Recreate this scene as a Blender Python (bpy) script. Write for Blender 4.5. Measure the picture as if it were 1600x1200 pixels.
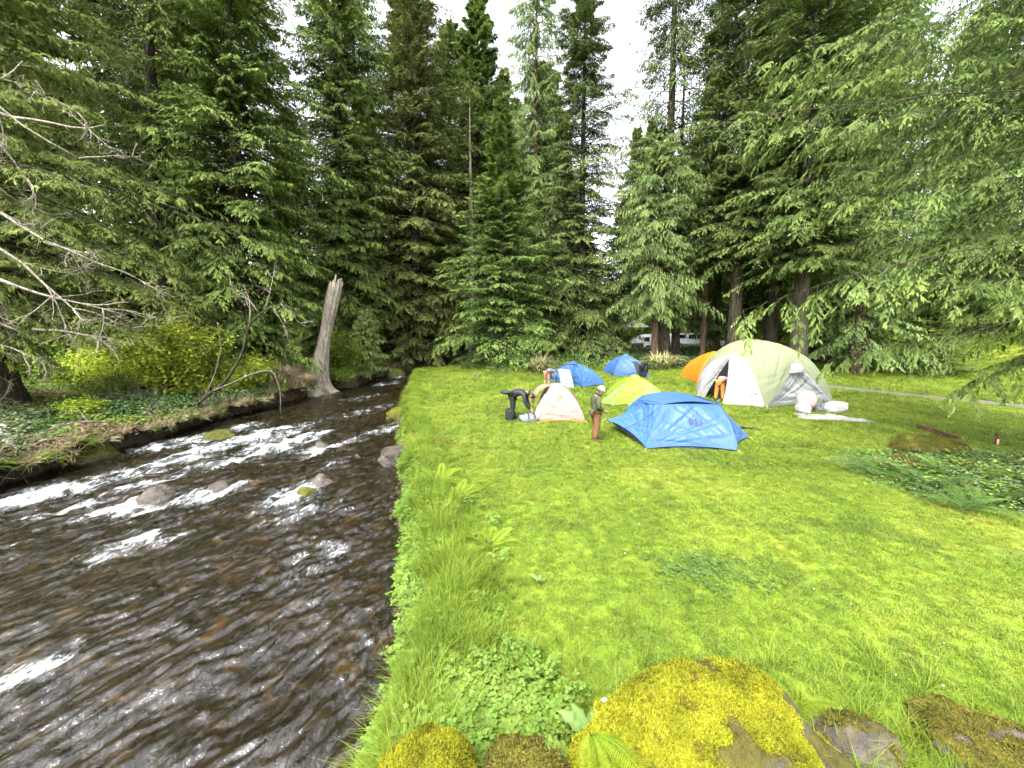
import bpy, bmesh, math, random
import numpy as np
from mathutils import Vector, Matrix

for o in list(bpy.data.objects):
    bpy.data.objects.remove(o)
sc = bpy.context.scene
COL = sc.collection
random.seed(5)
rng = np.random.default_rng(11)
R = math.radians

# ---------------------------------------------------------------- camera, sky, sun, exposure
cam = bpy.data.objects.new('camera', bpy.data.cameras.new('camera'))
COL.objects.link(cam)
cam.data.sensor_width = 36.0
cam.data.lens = 13.52
cam.data.shift_y = -0.02375
cam.data.clip_start = 0.05
cam.data.clip_end = 2000
cam.location = (0, 0, 3.3)
cam.rotation_euler = (R(90 - 4.5), 0, 0)
sc.camera = cam

SUN_EL, SUN_AZ = 56.0, 211.0          # high light from behind the camera's left shoulder, degrees from +Y clockwise
w = bpy.data.worlds.new('World'); sc.world = w; w.use_nodes = True
nt = w.node_tree; nt.nodes.clear()
sky = nt.nodes.new('ShaderNodeTexSky'); sky.sky_type = 'NISHITA'; sky.sun_disc = False
sky.sun_elevation = R(SUN_EL); sky.sun_rotation = R(SUN_AZ)
sky.air_density = 1.0; sky.dust_density = 4.0; sky.ozone_density = 1.0
hs = nt.nodes.new('ShaderNodeHueSaturation'); hs.inputs['Saturation'].default_value = 0.22
hs.inputs['Value'].default_value = 1.75
bg = nt.nodes.new('ShaderNodeBackground'); bg.inputs['Strength'].default_value = 0.145
wo = nt.nodes.new('ShaderNodeOutputWorld')
nt.links.new(sky.outputs[0], hs.inputs['Color']); nt.links.new(hs.outputs[0], bg.inputs[0]); nt.links.new(bg.outputs[0], wo.inputs[0])

sun = bpy.data.objects.new('sun', bpy.data.lights.new('sun', 'SUN')); COL.objects.link(sun)
sun.data.energy = 1.5; sun.data.angle = R(10); sun.data.color = (1.0, 0.955, 0.88)
_az, _el = R(SUN_AZ), R(SUN_EL)
sd = Vector((math.sin(_az) * math.cos(_el), math.cos(_az) * math.cos(_el), math.sin(_el)))
sun.rotation_euler = sd.to_track_quat('Z', 'Y').to_euler()
sun.location = sd * 60

vs = sc.view_settings
vs.view_transform = 'Standard'; vs.look = 'None'; vs.exposure = 2.2; vs.gamma = 1.0; vs.use_curve_mapping = False
sc.render.engine = 'CYCLES'
cy = sc.cycles
cy.max_bounces = 4; cy.diffuse_bounces = 2; cy.glossy_bounces = 2; cy.transmission_bounces = 2; cy.transparent_max_bounces = 4
cy.caustics_reflective = False; cy.caustics_refractive = False
cy.use_denoising = True; cy.denoising_prefilter = 'ACCURATE'
cy.use_adaptive_sampling = True; cy.adaptive_threshold = 0.03; cy.adaptive_min_samples = 12
sc.render.film_transparent = False
# ---------------------------------------------------------------- noise and terrain (metres)
def _h(ix, iy, s):
    v = np.sin(ix * 127.1 + iy * 311.7 + s * 74.7) * 43758.5453
    return v - np.floor(v)

def vn(x, y, s=0):
    x = np.asarray(x, float); y = np.asarray(y, float)
    ix = np.floor(x); iy = np.floor(y)
    fx = x - ix; fy = y - iy
    fx = fx * fx * fx * (fx * (fx * 6 - 15) + 10); fy = fy * fy * fy * (fy * (fy * 6 - 15) + 10)
    a = _h(ix, iy, s); b = _h(ix + 1, iy, s); c = _h(ix, iy + 1, s); d = _h(ix + 1, iy + 1, s)
    return (a + (b - a) * fx) * (1 - fy) + (c + (d - c) * fx) * fy - 0.5

def fbm(x, y, s=0, o=4, g=0.5):
    t = 0; a = 1.0
    for k in range(o):
        t = t + a * vn(x * 2 ** k, y * 2 ** k, s + k * 13); a *= g
    return t

def sstep(e0, e1, x):
    t = np.clip((np.asarray(x, float) - e0) / (e1 - e0), 0, 1)
    return t * t * (3 - 2 * t)

_RY = [-10, 0, 3.4, 4, 4.8, 6, 8.2, 11.2, 17.8, 22, 25, 28, 30, 33, 36, 45, 60]
_RX = [-1.0, -1.2, -1.35, -1.26, -1.38, -1.8, -2.35, -3.4, -5.25, -6.25, -6.9, -7.4, -6.0, -3.2, -1.0, 2.0, 5.0]
_LY = [-10, 0, 3.4, 9.5, 11.35, 16, 19.3, 22.7, 25, 28, 30, 33, 36, 45, 60]
_LX = [-14, -14, -13.6, -13.2, -12.8, -12.65, -11.7, -11.0, -10.0, -9.9, -9.5, -8.0, -5.0, -1.2, 2.0]
_WY = [-10, 0, 4, 8, 12, 18, 25, 30, 40, 60]
_WZ = [-1.0, -.95, -.9, -.74, -.6, -.47, -.36, -.25, .35, 1.6]
def xr(y): return np.interp(y, _RY, _RX) + 0.34 * vn(np.asarray(y) * 0.9, 3.3, 5) + 0.22 * vn(np.asarray(y) * 2.7, 8.3, 6)
def xl(y): return np.interp(y, _LY, _LX) + 0.5 * vn(np.asarray(y) * 0.6, 1.3, 7) + 0.25 * vn(np.asarray(y) * 2.1, 4.3, 8)
def zw(y): return np.interp(y, _WY, _WZ)
def gbase(y):
    y = np.asarray(y, float)
    q = np.clip(y - 16, 0, 27)
    return 0.0019 * q * q + np.clip(y - 43, 0, 90) * 0.10

def terrain(x, y):
    x = np.asarray(x, float); y = np.asarray(y, float)
    R = xr(y); L = xl(y); W = zw(y); g = gbase(y)
    # right side: lawn, then a hill far to the right
    hr = sstep(0, 1, (x * 0.75 + y * 0.35 - 27) / 24) * 5.5 + np.clip(x * 0.75 + y * 0.35 - 51, 0, 200) * 0.14
    lawn = g + hr + 0.05 * fbm(x * 0.35, y * 0.35, 2, 3) + 0.012 * fbm(x * 2.5, y * 2.5, 4, 3)
    lawn = lawn + 0.28 * np.exp(-(((x - 11.3) / 3.0) ** 2 + ((y - 8.2) / 2.0) ** 2))        # planted bed mound
    dR = x - R
    bw = 0.75 + 0.35 * vn(y * 0.7, 9.1, 11)
    t = sstep(-0.25, 1, dR / bw) ** 0.8
    right = (W - 0.18) * (1 - t) + lawn * t + 0.07 * fbm(x * 3, y * 3, 31, 3) * (4 * t * (1 - t))
    # left side: steep bank, forest floor rising to a hillside
    dL = L - x
    top = 0.10 + g + 0.055 * dL + 0.0035 * np.clip(dL - 8, 0, 60) ** 2 * 0.6 + 0.22 * fbm(x * 0.5, y * 0.5, 21, 4)
    tl = sstep(-0.02, 0.30, dL)
    left = (W - 0.35) * (1 - tl) + top * tl + 0.10 * fbm(x * 2.4, y * 2.4, 41, 3) * tl
    # channel
    m = np.clip((x - L) / np.maximum(R - L, 0.1), 0, 1)
    bed = W - 0.18 - 0.30 * np.sin(math.pi * m) ** 0.6 + 0.14 * fbm(x * 1.1, y * 1.1, 51, 4)
    z = np.where(dR > -0.12, right, np.where(dL > -0.12, left, bed))
    return z
# ---------------------------------------------------------------- materials
def nmat(name):
    m = bpy.data.materials.new(name); m.use_nodes = True
    t = m.node_tree; t.nodes.clear()
    out = t.nodes.new('ShaderNodeOutputMaterial')
    return m, t, out

class NT:
    """thin helper round a node tree"""
    def __init__(s, t): s.t = t
    def n(s, typ, **kw):
        nd = s.t.nodes.new(typ)
        for k, v in kw.items():
            if k.startswith('i_'):
                key = k[2:].replace('_', ' ')
                nd.inputs[int(key) if key.isdigit() else key].default_value = v
            else: setattr(nd, k, v)
        return nd
    def l(s, a, b): s.t.links.new(a, b)
    def noise(s, scale, detail=4, vec=None, rough=0.55, dist=0.0):
        nd = s.n('ShaderNodeTexNoise'); nd.inputs['Scale'].default_value = scale; nd.inputs['Detail'].default_value = detail
        nd.inputs['Roughness'].default_value = rough; nd.inputs['Distortion'].default_value = dist
        if vec is not None: s.l(vec, nd.inputs['Vector'])
        return nd.outputs['Fac']
    def ramp(s, fac, stops):
        nd = s.n('ShaderNodeValToRGB'); e = nd.color_ramp.elements
        while len(e) < len(stops): e.new(0.5)
        for k, (p, c) in enumerate(stops):
            e[k].position = p; e[k].color = (*c, 1) if len(c) == 3 else c
        s.l(fac, nd.inputs[0]); return nd.outputs[0]
    def mix(s, fac, a, b, blend='MIX'):
        nd = s.n('ShaderNodeMix', data_type='RGBA', blend_type=blend)
        for src, i in ((fac, 0), (a, 6), (b, 7)):
            if hasattr(src, 'is_linked'): s.l(src, nd.inputs[i])
            elif i == 0: nd.inputs[0].default_value = src
            else: nd.inputs[i].default_value = (*src, 1)
        return nd.outputs[2]
    def math(s, op, a, b=0.0, clamp=False):
        nd = s.n('ShaderNodeMath', operation=op, use_clamp=clamp)
        for i, v in enumerate((a, b)):
            if hasattr(v, 'is_linked'): s.l(v, nd.inputs[i])
            else: nd.inputs[i].default_value = v
        return nd.outputs[0]
    def pos(s): return s.n('ShaderNodeNewGeometry').outputs['Position']
    def obj(s): return s.n('ShaderNodeTexCoord').outputs['Object']
    def attr(s, name): return s.n('ShaderNodeAttribute', attribute_name=name).outputs['Fac']
    def bump(s, h, strength=0.4, dist=0.02):
        nd = s.n('ShaderNodeBump'); nd.inputs['Strength'].default_value = strength; nd.inputs['Distance'].default_value = dist
        s.l(h, nd.inputs['Height']); return nd.outputs[0]

def principled(N, col, rough=0.6, spec=0.3, normal=None, metal=0.0):
    p = N.n('ShaderNodeBsdfPrincipled')
    if hasattr(col, 'is_linked'): N.l(col, p.inputs['Base Color'])
    else: p.inputs['Base Color'].default_value = (*col, 1)
    if hasattr(rough, 'is_linked'): N.l(rough, p.inputs['Roughness'])
    else: p.inputs['Roughness'].default_value = rough
    p.inputs['Specular IOR Level'].default_value = spec; p.inputs['Metallic'].default_value = metal
    if normal is not None: N.l(normal, p.inputs['Normal'])
    return p

def leaf_mat(name, dark, light, trans=0.3, patch=0.0, patchcol=(0.2, 0.2, 0.04), rough=0.55, scale=0.5):
    """two-tone leaves: 'tint' runs from old wood-side leaves to fresh tips; a slow noise varies whole clumps"""
    m, t, out = nmat(name); N = NT(t)
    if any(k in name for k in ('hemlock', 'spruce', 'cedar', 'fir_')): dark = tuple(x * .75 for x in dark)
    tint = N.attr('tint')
    n1 = N.noise(scale, 1, N.pos())  # slow clump tone, doubling as painted light on some boughs
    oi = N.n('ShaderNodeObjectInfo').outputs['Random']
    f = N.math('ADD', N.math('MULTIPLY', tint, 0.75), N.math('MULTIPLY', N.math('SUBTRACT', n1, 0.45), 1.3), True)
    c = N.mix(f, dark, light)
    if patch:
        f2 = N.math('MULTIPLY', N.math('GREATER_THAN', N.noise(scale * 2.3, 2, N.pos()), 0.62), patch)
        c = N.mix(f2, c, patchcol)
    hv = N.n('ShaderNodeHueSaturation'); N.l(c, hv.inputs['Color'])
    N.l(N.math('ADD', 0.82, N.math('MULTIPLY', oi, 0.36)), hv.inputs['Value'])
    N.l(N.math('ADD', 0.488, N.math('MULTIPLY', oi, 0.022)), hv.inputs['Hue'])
    p = principled(N, hv.outputs[0], max(rough, .6), 0.06)
    tr = N.n('ShaderNodeBsdfTranslucent'); N.l(hv.outputs[0], tr.inputs[0])
    mx = N.n('ShaderNodeMixShader'); mx.inputs[0].default_value = trans
    N.l(p.outputs[0], mx.inputs[1]); N.l(tr.outputs[0], mx.inputs[2]); N.l(mx.outputs[0], out.inputs[0])
    return m

def simple_mat(name, col, rough=0.6, spec=0.3, var=0.0, vscale=6.0, bump=0.0, bscale=40.0, metal=0.0, col2=None):
    m, t, out = nmat(name); N = NT(t)
    c = col; nm = None
    if var or col2:
        nz = N.noise(vscale, 5, N.obj())
        c2 = col2 if col2 else tuple(max(0, x * (1 - var)) for x in col)
        c = N.mix(N.math('MULTIPLY', N.math('SUBTRACT', nz, 0.3), 2.2, True), c2, col)
    if bump: nm = N.bump(N.noise(bscale, 4, N.obj()), bump, 0.01)
    p = principled(N, c, rough, spec, nm, metal)
    N.l(p.outputs[0], out.inputs[0]); return m

def bark_mat(name, c1, c2, sx=9.0, sz=1.2, moss=0.0):
    m, t, out = nmat(name); N = NT(t)
    mp = N.n('ShaderNodeMapping'); mp.inputs['Scale'].default_value = (sx, sx, sz); N.l(N.obj(), mp.inputs[0])
    n1 = N.noise(1.6, 6, mp.outputs[0], 0.65, 0.6)
    c = N.ramp(n1, [(0.32, tuple(x * 0.35 for x in c1)), (0.5, c1), (0.7, c2)])
    if moss:
        c = N.mix(N.math('MULTIPLY', N.math('SUBTRACT', N.noise(1.3, 4, N.obj()), 0.5), 6 * moss, True), c, (0.05, 0.075, 0.015))
    p = principled(N, c, 0.85, 0.15, N.bump(n1, 0.9, 0.05)); N.l(p.outputs[0], out.inputs[0]); return m

# ---------------------------------------------------------------- mesh helpers
def mk_mesh(name, V, F, mats, tint=None, smooth=False, fmat=None, attrs=None):
    V = np.asarray(V, np.float32).reshape(-1, 3)
    Fs = F if isinstance(F, (list, tuple)) and len(F) and isinstance(F[0], np.ndarray) and F[0].ndim == 2 else [np.asarray(F)]
    Fs = [np.asarray(f, np.int32) for f in Fs if len(f)]
    me = bpy.data.meshes.new(name)
    me.vertices.add(len(V)); me.vertices.foreach_set('co', V.ravel())
    nl = sum(f.size for f in Fs); npoly = sum(len(f) for f in Fs)
    me.loops.add(nl); me.polygons.add(npoly)
    me.loops.foreach_set('vertex_index', np.concatenate([f.ravel() for f in Fs]))
    tot = np.concatenate([np.full(len(f), f.shape[1], np.int32) for f in Fs])
    me.polygons.foreach_set('loop_start', np.concatenate([[0], np.cumsum(tot)[:-1]]).astype(np.int32))
    try: me.polygons.foreach_set('loop_total', tot)
    except Exception: pass
    if smooth: me.polygons.foreach_set('use_smooth', np.ones(npoly, bool))
    for m in (mats if isinstance(mats, (list, tuple)) else [mats]): me.materials.append(m)
    if fmat is not None: me.polygons.foreach_set('material_index', np.asarray(fmat, np.int32))
    A = dict(attrs or {})
    if tint is not None: A['tint'] = tint
    for k, v in A.items():
        a = me.attributes.new(k, 'FLOAT', 'POINT'); a.data.foreach_set('value', np.asarray(v, np.float32))
    me.update(calc_edges=True); me.validate(verbose=False)
    return me

def props(o, label=None, cat=None, group=None, kind=None):
    if label: o['label'] = label
    if cat: o['category'] = cat
    if group: o['group'] = group
    if kind: o['kind'] = kind
    return o

def link(name, me, parent=None, label=None, cat=None, group=None, kind=None, loc=None):
    if name in ('limbs', 'crown', 'foliage', 'stems', 'blades', 'dead_twigs', 'dead_branches'): kind = 'stuff'
    o = bpy.data.objects.new(name, me); COL.objects.link(o)
    if parent is not None: o.parent = parent
    if loc is not None: o.location = loc
    return props(o, label, cat, group, kind)

def empty(name, loc, label, cat, group=None, rz=0.0, scale=None):
    o = bpy.data.objects.new(name, None); COL.objects.link(o)
    o.empty_display_size = 0.2
    o.location = loc; o.rotation_euler = (0, 0, rz)
    if scale is not None: o.scale = (scale,) * 3 if not hasattr(scale, '__len__') else scale
    return props(o, label, cat, group)

def dup(root, loc, rz, scale, label, group=None):
    r = root.copy(); COL.objects.link(r); r.location = loc; r.rotation_euler = (0, 0, rz)
    r.scale = (scale,) * 3 if not hasattr(scale, '__len__') else scale
    r['label'] = label
    if 'group' in r: del r['group']
    if group: r['group'] = group
    for ch in list(root.children):
        c = ch.copy(); COL.objects.link(c); c.parent = r
        for g in list(ch.children):
            d = g.copy(); COL.objects.link(d); d.parent = c
    return r

class Geo:
    def __init__(s): s.V = []; s.Q = []; s.T = []; s.t = []; s.n = 0
    def add(s, V, quads=None, tris=None, tint=0.0):
        V = np.asarray(V, float).reshape(-1, 3)
        if quads is not None and len(quads): s.Q.append(np.asarray(quads, int) + s.n)
        if tris is not None and len(tris): s.T.append(np.asarray(tris, int) + s.n)
        s.V.append(V); s.t.append(np.broadcast_to(np.asarray(tint, float), (len(V),))); s.n += len(V)
        return s
    def mesh(s, name, mats, smooth=False, off=None):
        V = np.concatenate(s.V)
        if off is not None: V = V - np.asarray(off)
        F = []
        if s.Q: F.append(np.concatenate(s.Q))
        if s.T: F.append(np.concatenate(s.T))
        return mk_mesh(name, V, F, mats, np.concatenate(s.t), smooth)

def tube(pts, rad, sides=8, cap=True, squash=None):
    P = np.asarray(pts, float); n = len(P)
    rad = np.broadcast_to(np.asarray(rad, float), (n,))
    T = np.gradient(P, axis=0); T /= np.linalg.norm(T, axis=1)[:, None] + 1e-9
    ref = np.array([0, 0, 1.0]) if abs(T[0][2]) < 0.9 else np.array([1.0, 0, 0])
    V = []
    a = np.arange(sides) * 2 * math.pi / sides
    u = np.cross(T[0], ref); u /= np.linalg.norm(u)
    for i in range(n):
        u = u - T[i] * u.dot(T[i]); u /= np.linalg.norm(u) + 1e-9
        v = np.cross(T[i], u)
        V.append(P[i] + rad[i] * (np.cos(a)[:, None] * u + np.sin(a)[:, None] * v))
    V = np.concatenate(V)
    i = np.arange(n - 1)[:, None] * sides; j = np.arange(sides)[None, :]; k = (j + 1) % sides
    Q = np.stack([i + j, i + k, i + sides + k, i + sides + j], -1).reshape(-1, 4)
    tr = []
    if cap:
        V = np.concatenate([V, P[:1], P[-1:]])
        b, e = len(V) - 2, len(V) - 1
        for q in range(sides):
            tr.append((b, (q + 1) % sides, q)); tr.append((e, (n - 1) * sides + q, (n - 1) * sides + (q + 1) % sides))
    return V, Q, tr

def boxv(c, s, rz=0.0, bev=0.0):
    """bevelled box as verts/quads/tris centred at c, size s"""
    bm = bmesh.new(); bmesh.ops.create_cube(bm, size=1.0)
    bmesh.ops.scale(bm, vec=s, verts=bm.verts)
    if bev: bmesh.ops.bevel(bm, geom=bm.edges[:], offset=bev, segments=2, profile=0.7, affect='EDGES')
    bmesh.ops.triangulate(bm, faces=bm.faces[:])
    bmesh.ops.rotate(bm, matrix=Matrix.Rotation(rz, 3, 'Z'), verts=bm.verts)
    bmesh.ops.translate(bm, vec=c, verts=bm.verts)
    bm.verts.index_update()
    V = np.array([v.co[:] for v in bm.verts]); T = np.array([[v.index for v in f.verts] for f in bm.faces]); bm.free()
    return V, None, T

def sphere(c, r, sub=3):
    bm = bmesh.new(); bmesh.ops.create_icosphere(bm, subdivisions=sub, radius=1.0)
    bm.verts.index_update()
    V = np.array([v.co[:] for v in bm.verts]); T = np.array([[v.index for v in f.verts] for f in bm.faces]); bm.free()
    return V * np.asarray(r) + np.asarray(c), None, T

def unit(v): return v / (np.linalg.norm(v, axis=-1, keepdims=True) + 1e-9)

def noise3(V, s, seed=0):
    V = np.asarray(V) * s
    return (vn(V[:, 0] + V[:, 2] * 0.7, V[:, 1] - V[:, 2] * 0.6, seed) + vn(V[:, 1] + 5.3, V[:, 2] + V[:, 0] * 0.3, seed + 3) + vn(V[:, 2] - 2.1, V[:, 0] + 9.7, seed + 7)) * 0.8

# scatter of tiny meshes on points (only for what nobody could count)
def source(name, meshes):
    c = bpy.data.collections.new(name)
    for k, me in enumerate(meshes):
        c.objects.link(bpy.data.objects.new('%s_%02d' % (name, k), me))
    return c

def scatter(name, P, rot, scl, coll, idx, label=None, cat=None, parent=None):
    P = np.asarray(P, np.float32)
    me = bpy.data.meshes.new(name); me.vertices.add(len(P)); me.vertices.foreach_set('co', P.ravel())
    a = me.attributes.new('rot', 'FLOAT_VECTOR', 'POINT'); a.data.foreach_set('vector', np.asarray(rot, np.float32).ravel())
    a = me.attributes.new('scl', 'FLOAT', 'POINT'); a.data.foreach_set('value', np.asarray(scl, np.float32))
    a = me.attributes.new('idx', 'INT', 'POINT'); a.data.foreach_set('value', np.asarray(idx, np.int32))
    o = link(name, me, parent, label, cat, None, 'stuff')
    g = bpy.data.node_groups.new(name + '_nodes', 'GeometryNodeTree')
    g.interface.new_socket('Geometry', in_out='INPUT', socket_type='NodeSocketGeometry')
    g.interface.new_socket('Geometry', in_out='OUTPUT', socket_type='NodeSocketGeometry')
    gi = g.nodes.new('NodeGroupInput'); go = g.nodes.new('NodeGroupOutput')
    ci = g.nodes.new('GeometryNodeCollectionInfo'); ci.inputs['Collection'].default_value = coll
    ci.inputs['Separate Children'].default_value = True; ci.inputs['Reset Children'].default_value = True
    ip = g.nodes.new('GeometryNodeInstanceOnPoints'); ip.inputs['Pick Instance'].default_value = True
    def na(nm, ty):
        x = g.nodes.new('GeometryNodeInputNamedAttribute'); x.data_type = ty; x.inputs['Name'].default_value = nm; return x.outputs['Attribute']
    e2r = g.nodes.new('FunctionNodeEulerToRotation')
    g.links.new(gi.outputs[0], ip.inputs['Points']); g.links.new(ci.outputs[0], ip.inputs['Instance'])
    g.links.new(na('rot', 'FLOAT_VECTOR'), e2r.inputs[0]); g.links.new(e2r.outputs[0], ip.inputs['Rotation'])
    g.links.new(na('scl', 'FLOAT'), ip.inputs['Scale']); g.links.new(na('idx', 'INT'), ip.inputs['Instance Index'])
    g.links.new(ip.outputs[0], go.inputs[0])
    md = o.modifiers.new('scatter', 'NODES'); md.node_group = g
    return o

def tuft(n, h, wd, spread, lean, seed, bend=0.5):
    r = np.random.default_rng(seed); G = Geo()
    az = r.uniform(0, 6.283, n); rr = spread * np.sqrt(r.uniform(0, 1, n)); a2 = r.uniform(0, 6.283, n)
    base = np.stack([rr * np.cos(a2), rr * np.sin(a2), np.zeros(n)], 1)
    H = h * r.uniform(0.55, 1.15, n); ln = lean * r.uniform(0.2, 1.3, n)
    d = np.stack([np.cos(az), np.sin(az), np.zeros(n)], 1); s = np.stack([-np.sin(az), np.cos(az), np.zeros(n)], 1) * (wd * r.uniform(.7, 1.3, n))[:, None] / 2
    z = np.array([0, 0, 1.0])
    p1 = base + d * (H * ln * 0.35)[:, None] + z * (H * 0.55)[:, None]
    p2 = base + d * (H * ln)[:, None] + z * (H * (1 - bend * ln * 0.5))[:, None]
    V = np.stack([base - s, base + s, p1 + s * 0.8, p1 - s * 0.8, p2], 1).reshape(-1, 3)
    k = np.arange(n)[:, None] * 5
    tn = np.tile([0, 0, .6, .6, 1.0], n) * 0.6 + np.repeat(r.uniform(0, .5, n), 5)
    G.add(V, k + np.array([[0, 1, 2, 3]]), k + np.array([[3, 2, 4]]), tn)
    return G

def kites(P, D, Wv, tint0, tint1, fold=0.0):
    """leaf-like quads: base, two shoulders, tip"""
    n = len(P)
    V = np.stack([P, P + D * 0.42 + Wv, P + D, P + D * 0.42 - Wv], 1).reshape(-1, 3)
    Q = np.arange(n * 4).reshape(-1, 4)
    t = np.stack([tint0, (tint0 + tint1) / 2, tint1, (tint0 + tint1) / 2], 1).ravel()
    return V, Q, t
# ---------------------------------------------------------------- ground sheets
def lawn_colour(N, tintsock=None):
    """green turf with yellower mown streaks and a few dry or clover patches (world position, so blades and soil agree)"""
    p = N.pos()
    big = N.noise(0.38, 2, p, .5, .8)
    mp = N.n('ShaderNodeMapping'); mp.inputs['Rotation'].default_value = (0, 0, R(24)); mp.inputs['Scale'].default_value = (1.5, 0.16, 1.0); N.l(p, mp.inputs[0])
    strk = N.noise(0.9, 1, mp.outputs[0], .5, 1.6)
    fine = N.noise(4.2, 2, p, 0.7)
    f = N.math('ADD', N.math('MULTIPLY', strk, 0.50), N.math('ADD', N.math('MULTIPLY', big, 0.70), N.math('MULTIPLY', fine, 0.55)))
    c = N.ramp(N.math('MULTIPLY', f, 0.571), [(0.34, (0.060, 0.110, 0.010)), (0.47, (0.120, 0.184, 0.015)), (0.56, (0.168, 0.224, 0.021)), (0.68, (0.250, 0.262, 0.044))])
    dark = N.math('MULTIPLY', N.math('GREATER_THAN', N.noise(0.9, 2, p), 0.62), 0.55)
    return N.mix(dark, c, (0.055, 0.095, 0.012))

m, t, out = nmat('turf_soil'); N = NT(t)
c = lawn_colour(N)
soil = N.ramp(N.noise(9, 5, N.pos()), [(0.3, (0.035, 0.026, 0.014)), (0.7, (0.12, 0.10, 0.05))])
c = N.mix(N.attr('soil'), c, soil)
c = N.mix(N.attr('wood'), c, N.ramp(N.noise(2.2, 6, N.pos(), 0.7), [(0.3, (0.028, 0.03, 0.012)), (0.5, (0.05, 0.075, 0.018)), (0.7, (0.11, 0.10, 0.05))]))
c = N.mix(0.18, c, (0.05, 0.06, 0.01))
N.l(principled(N, c, 0.9, 0.1, N.bump(N.noise(60, 4, N.pos(), .8), 0.6, 0.03)).outputs[0], out.inputs[0]); M_TURF = m

m, t, out = nmat('forest_soil'); N = NT(t)
c = N.ramp(N.noise(1.7, 7, N.pos(), 0.7), [(0.28, (0.03, 0.028, 0.012)), (0.45, (0.055, 0.06, 0.02)), (0.6, (0.13, 0.10, 0.06)), (0.75, (0.20, 0.16, 0.11))])
c = N.mix(N.math('MULTIPLY', N.attr('soil'), 0.9), c, N.ramp(N.noise(6, 6, N.pos()), [(0.35, (0.016, 0.012, 0.008)), (0.7, (0.06, 0.042, 0.026))]))  # near-black soil tone also carries painted shade below the bank edge
c = N.mix(N.math('MULTIPLY', N.math('GREATER_THAN', N.noise(0.8, 5, N.pos()), 0.55), N.math('SUBTRACT', 0.7, N.attr('soil'))), c, (0.075, 0.11, 0.02))
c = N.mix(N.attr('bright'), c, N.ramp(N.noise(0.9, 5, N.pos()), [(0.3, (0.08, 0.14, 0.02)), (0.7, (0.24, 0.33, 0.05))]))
N.l(principled(N, c, 0.9, 0.15, N.bump(N.noise(22, 6, N.pos(), .75), 0.9, 0.06)).outputs[0], out.inputs[0]); M_FOREST = m

m, t, out = nmat('stream_bed_stone'); N = NT(t)
vo = N.n('ShaderNodeTexVoronoi'); vo.inputs['Scale'].default_value = 5.0; vo.inputs['Randomness'].default_value = 1.0; N.l(N.pos(), vo.inputs['Vector'])
bw = N.n('ShaderNodeRGBToBW'); N.l(vo.outputs['Color'], bw.inputs[0]); VB = bw.outputs[0]
c = N.mix(0.6, N.ramp(N.noise(2.5, 5, N.pos()), [(0.38, (0.020, 0.014, 0.008)), (0.56, (0.070, 0.052, 0.026)), (0.72, (0.30, 0.215, 0.09))]), VB, 'MULTIPLY')
N.l(principled(N, c, 0.7, 0.3, N.bump(vo.outputs['Distance'], 0.6, 0.08)).outputs[0], out.inputs[0]); M_BED = m

def axis(segs):
    a = [np.arange(s, e, d) for s, e, d in segs]; return np.concatenate(a + [[segs[-1][1]]])
gx = axis([(-420, -120, 30), (-120, -40, 6), (-40, -18, 1.0), (-18, -15, 0.3), (-15, 2.0, 0.10), (2.0, 18, 0.28), (18, 40, 1.0), (40, 120, 5), (120, 420, 30)])
gy = axis([(-30, -2, 2.0), (-2, 1.5, 0.4), (1.5, 26, 0.13), (26, 45, 0.4), (45, 140, 4), (140, 620, 40)])
X, Y = np.meshgrid(gx, gy)
Z = terrain(X, Y)
nxg, nyg = len(gx), len(gy)
i, j = np.meshgrid(np.arange(nxg - 1), np.arange(nyg - 1))
q = (j * nxg + i); Q = np.stack([q, q + 1, q + nxg + 1, q + nxg], -1).reshape(-1, 4)
Vg = np.stack([X, Y, Z], -1).reshape(-1, 3)
dRv = (X - xr(Y)).ravel(); dLv = (xl(Y) - X).ravel()
cxr = dRv[Q].mean(1); cxl = dLv[Q].mean(1)
xf, yf = X.ravel(), Y.ravel()
soil = np.clip(1.0 - sstep(0.25, 0.95, dRv + 0.25 * fbm(xf * 1.5, yf * 1.5, 71, 3)), 0, 1)
bed = np.exp(-(((xf - 10.8) / 3.3) ** 4 + ((yf - 7.7 + (xf - 10.5) * 0.25) / 1.7) ** 4))
soil = np.maximum(soil, bed * (0.45 + 0.5 * vn(xf * 1.7, yf * 1.7, 72)))
for (sx, sy, sr) in ((7.4, 5.4, .45), (8.1, 10.4, .55), (10.0, 13.9, .3), (1.3, 11.3, .35), (7.0, 6.3, .3)):
    soil = np.maximum(soil, 0.5 * np.exp(-((xf - sx) ** 2 + ((yf - sy) * 1.6) ** 2) / sr ** 2))
wood = sstep(25, 30, yf - 0.15 * np.abs(xf - 4) + 2.0 * vn(xf * .25, yf * .25, 73)) * (1 - sstep(19, 24, xf - 0.25 * (yf - 27)))
wood = np.where((xf > 22) & (yf < 40), 0, wood)
lsoil_shade = np.clip(1.0 - sstep(0.2, 0.7, dLv), 0, 1)  # bare soil at the edge, darkened to stand in for undercut shade
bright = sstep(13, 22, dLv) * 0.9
def sub(name, mask, mat, attrs, label, smooth=True):
    F = Q[mask]; u, inv = np.unique(F.ravel(), return_inverse=True)
    me = mk_mesh(name, Vg[u], inv.reshape(-1, 4), mat, smooth=smooth, attrs={k: a[u] for k, a in attrs.items()})
    return link(name, me, None, label, None, None, 'structure')
is_l = cxl > 0.05; is_r = (cxr > -0.05) & ~is_l
sub('lawn', is_r, M_TURF, dict(soil=soil, wood=wood), 'bright green mown lawn beside the stream, rising gently to the trees')
sub('stream_bank', is_l, M_FOREST, dict(soil=lsoil_shade, bright=bright), 'earthy wooded bank on the left of the stream with an undercut edge')
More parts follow.
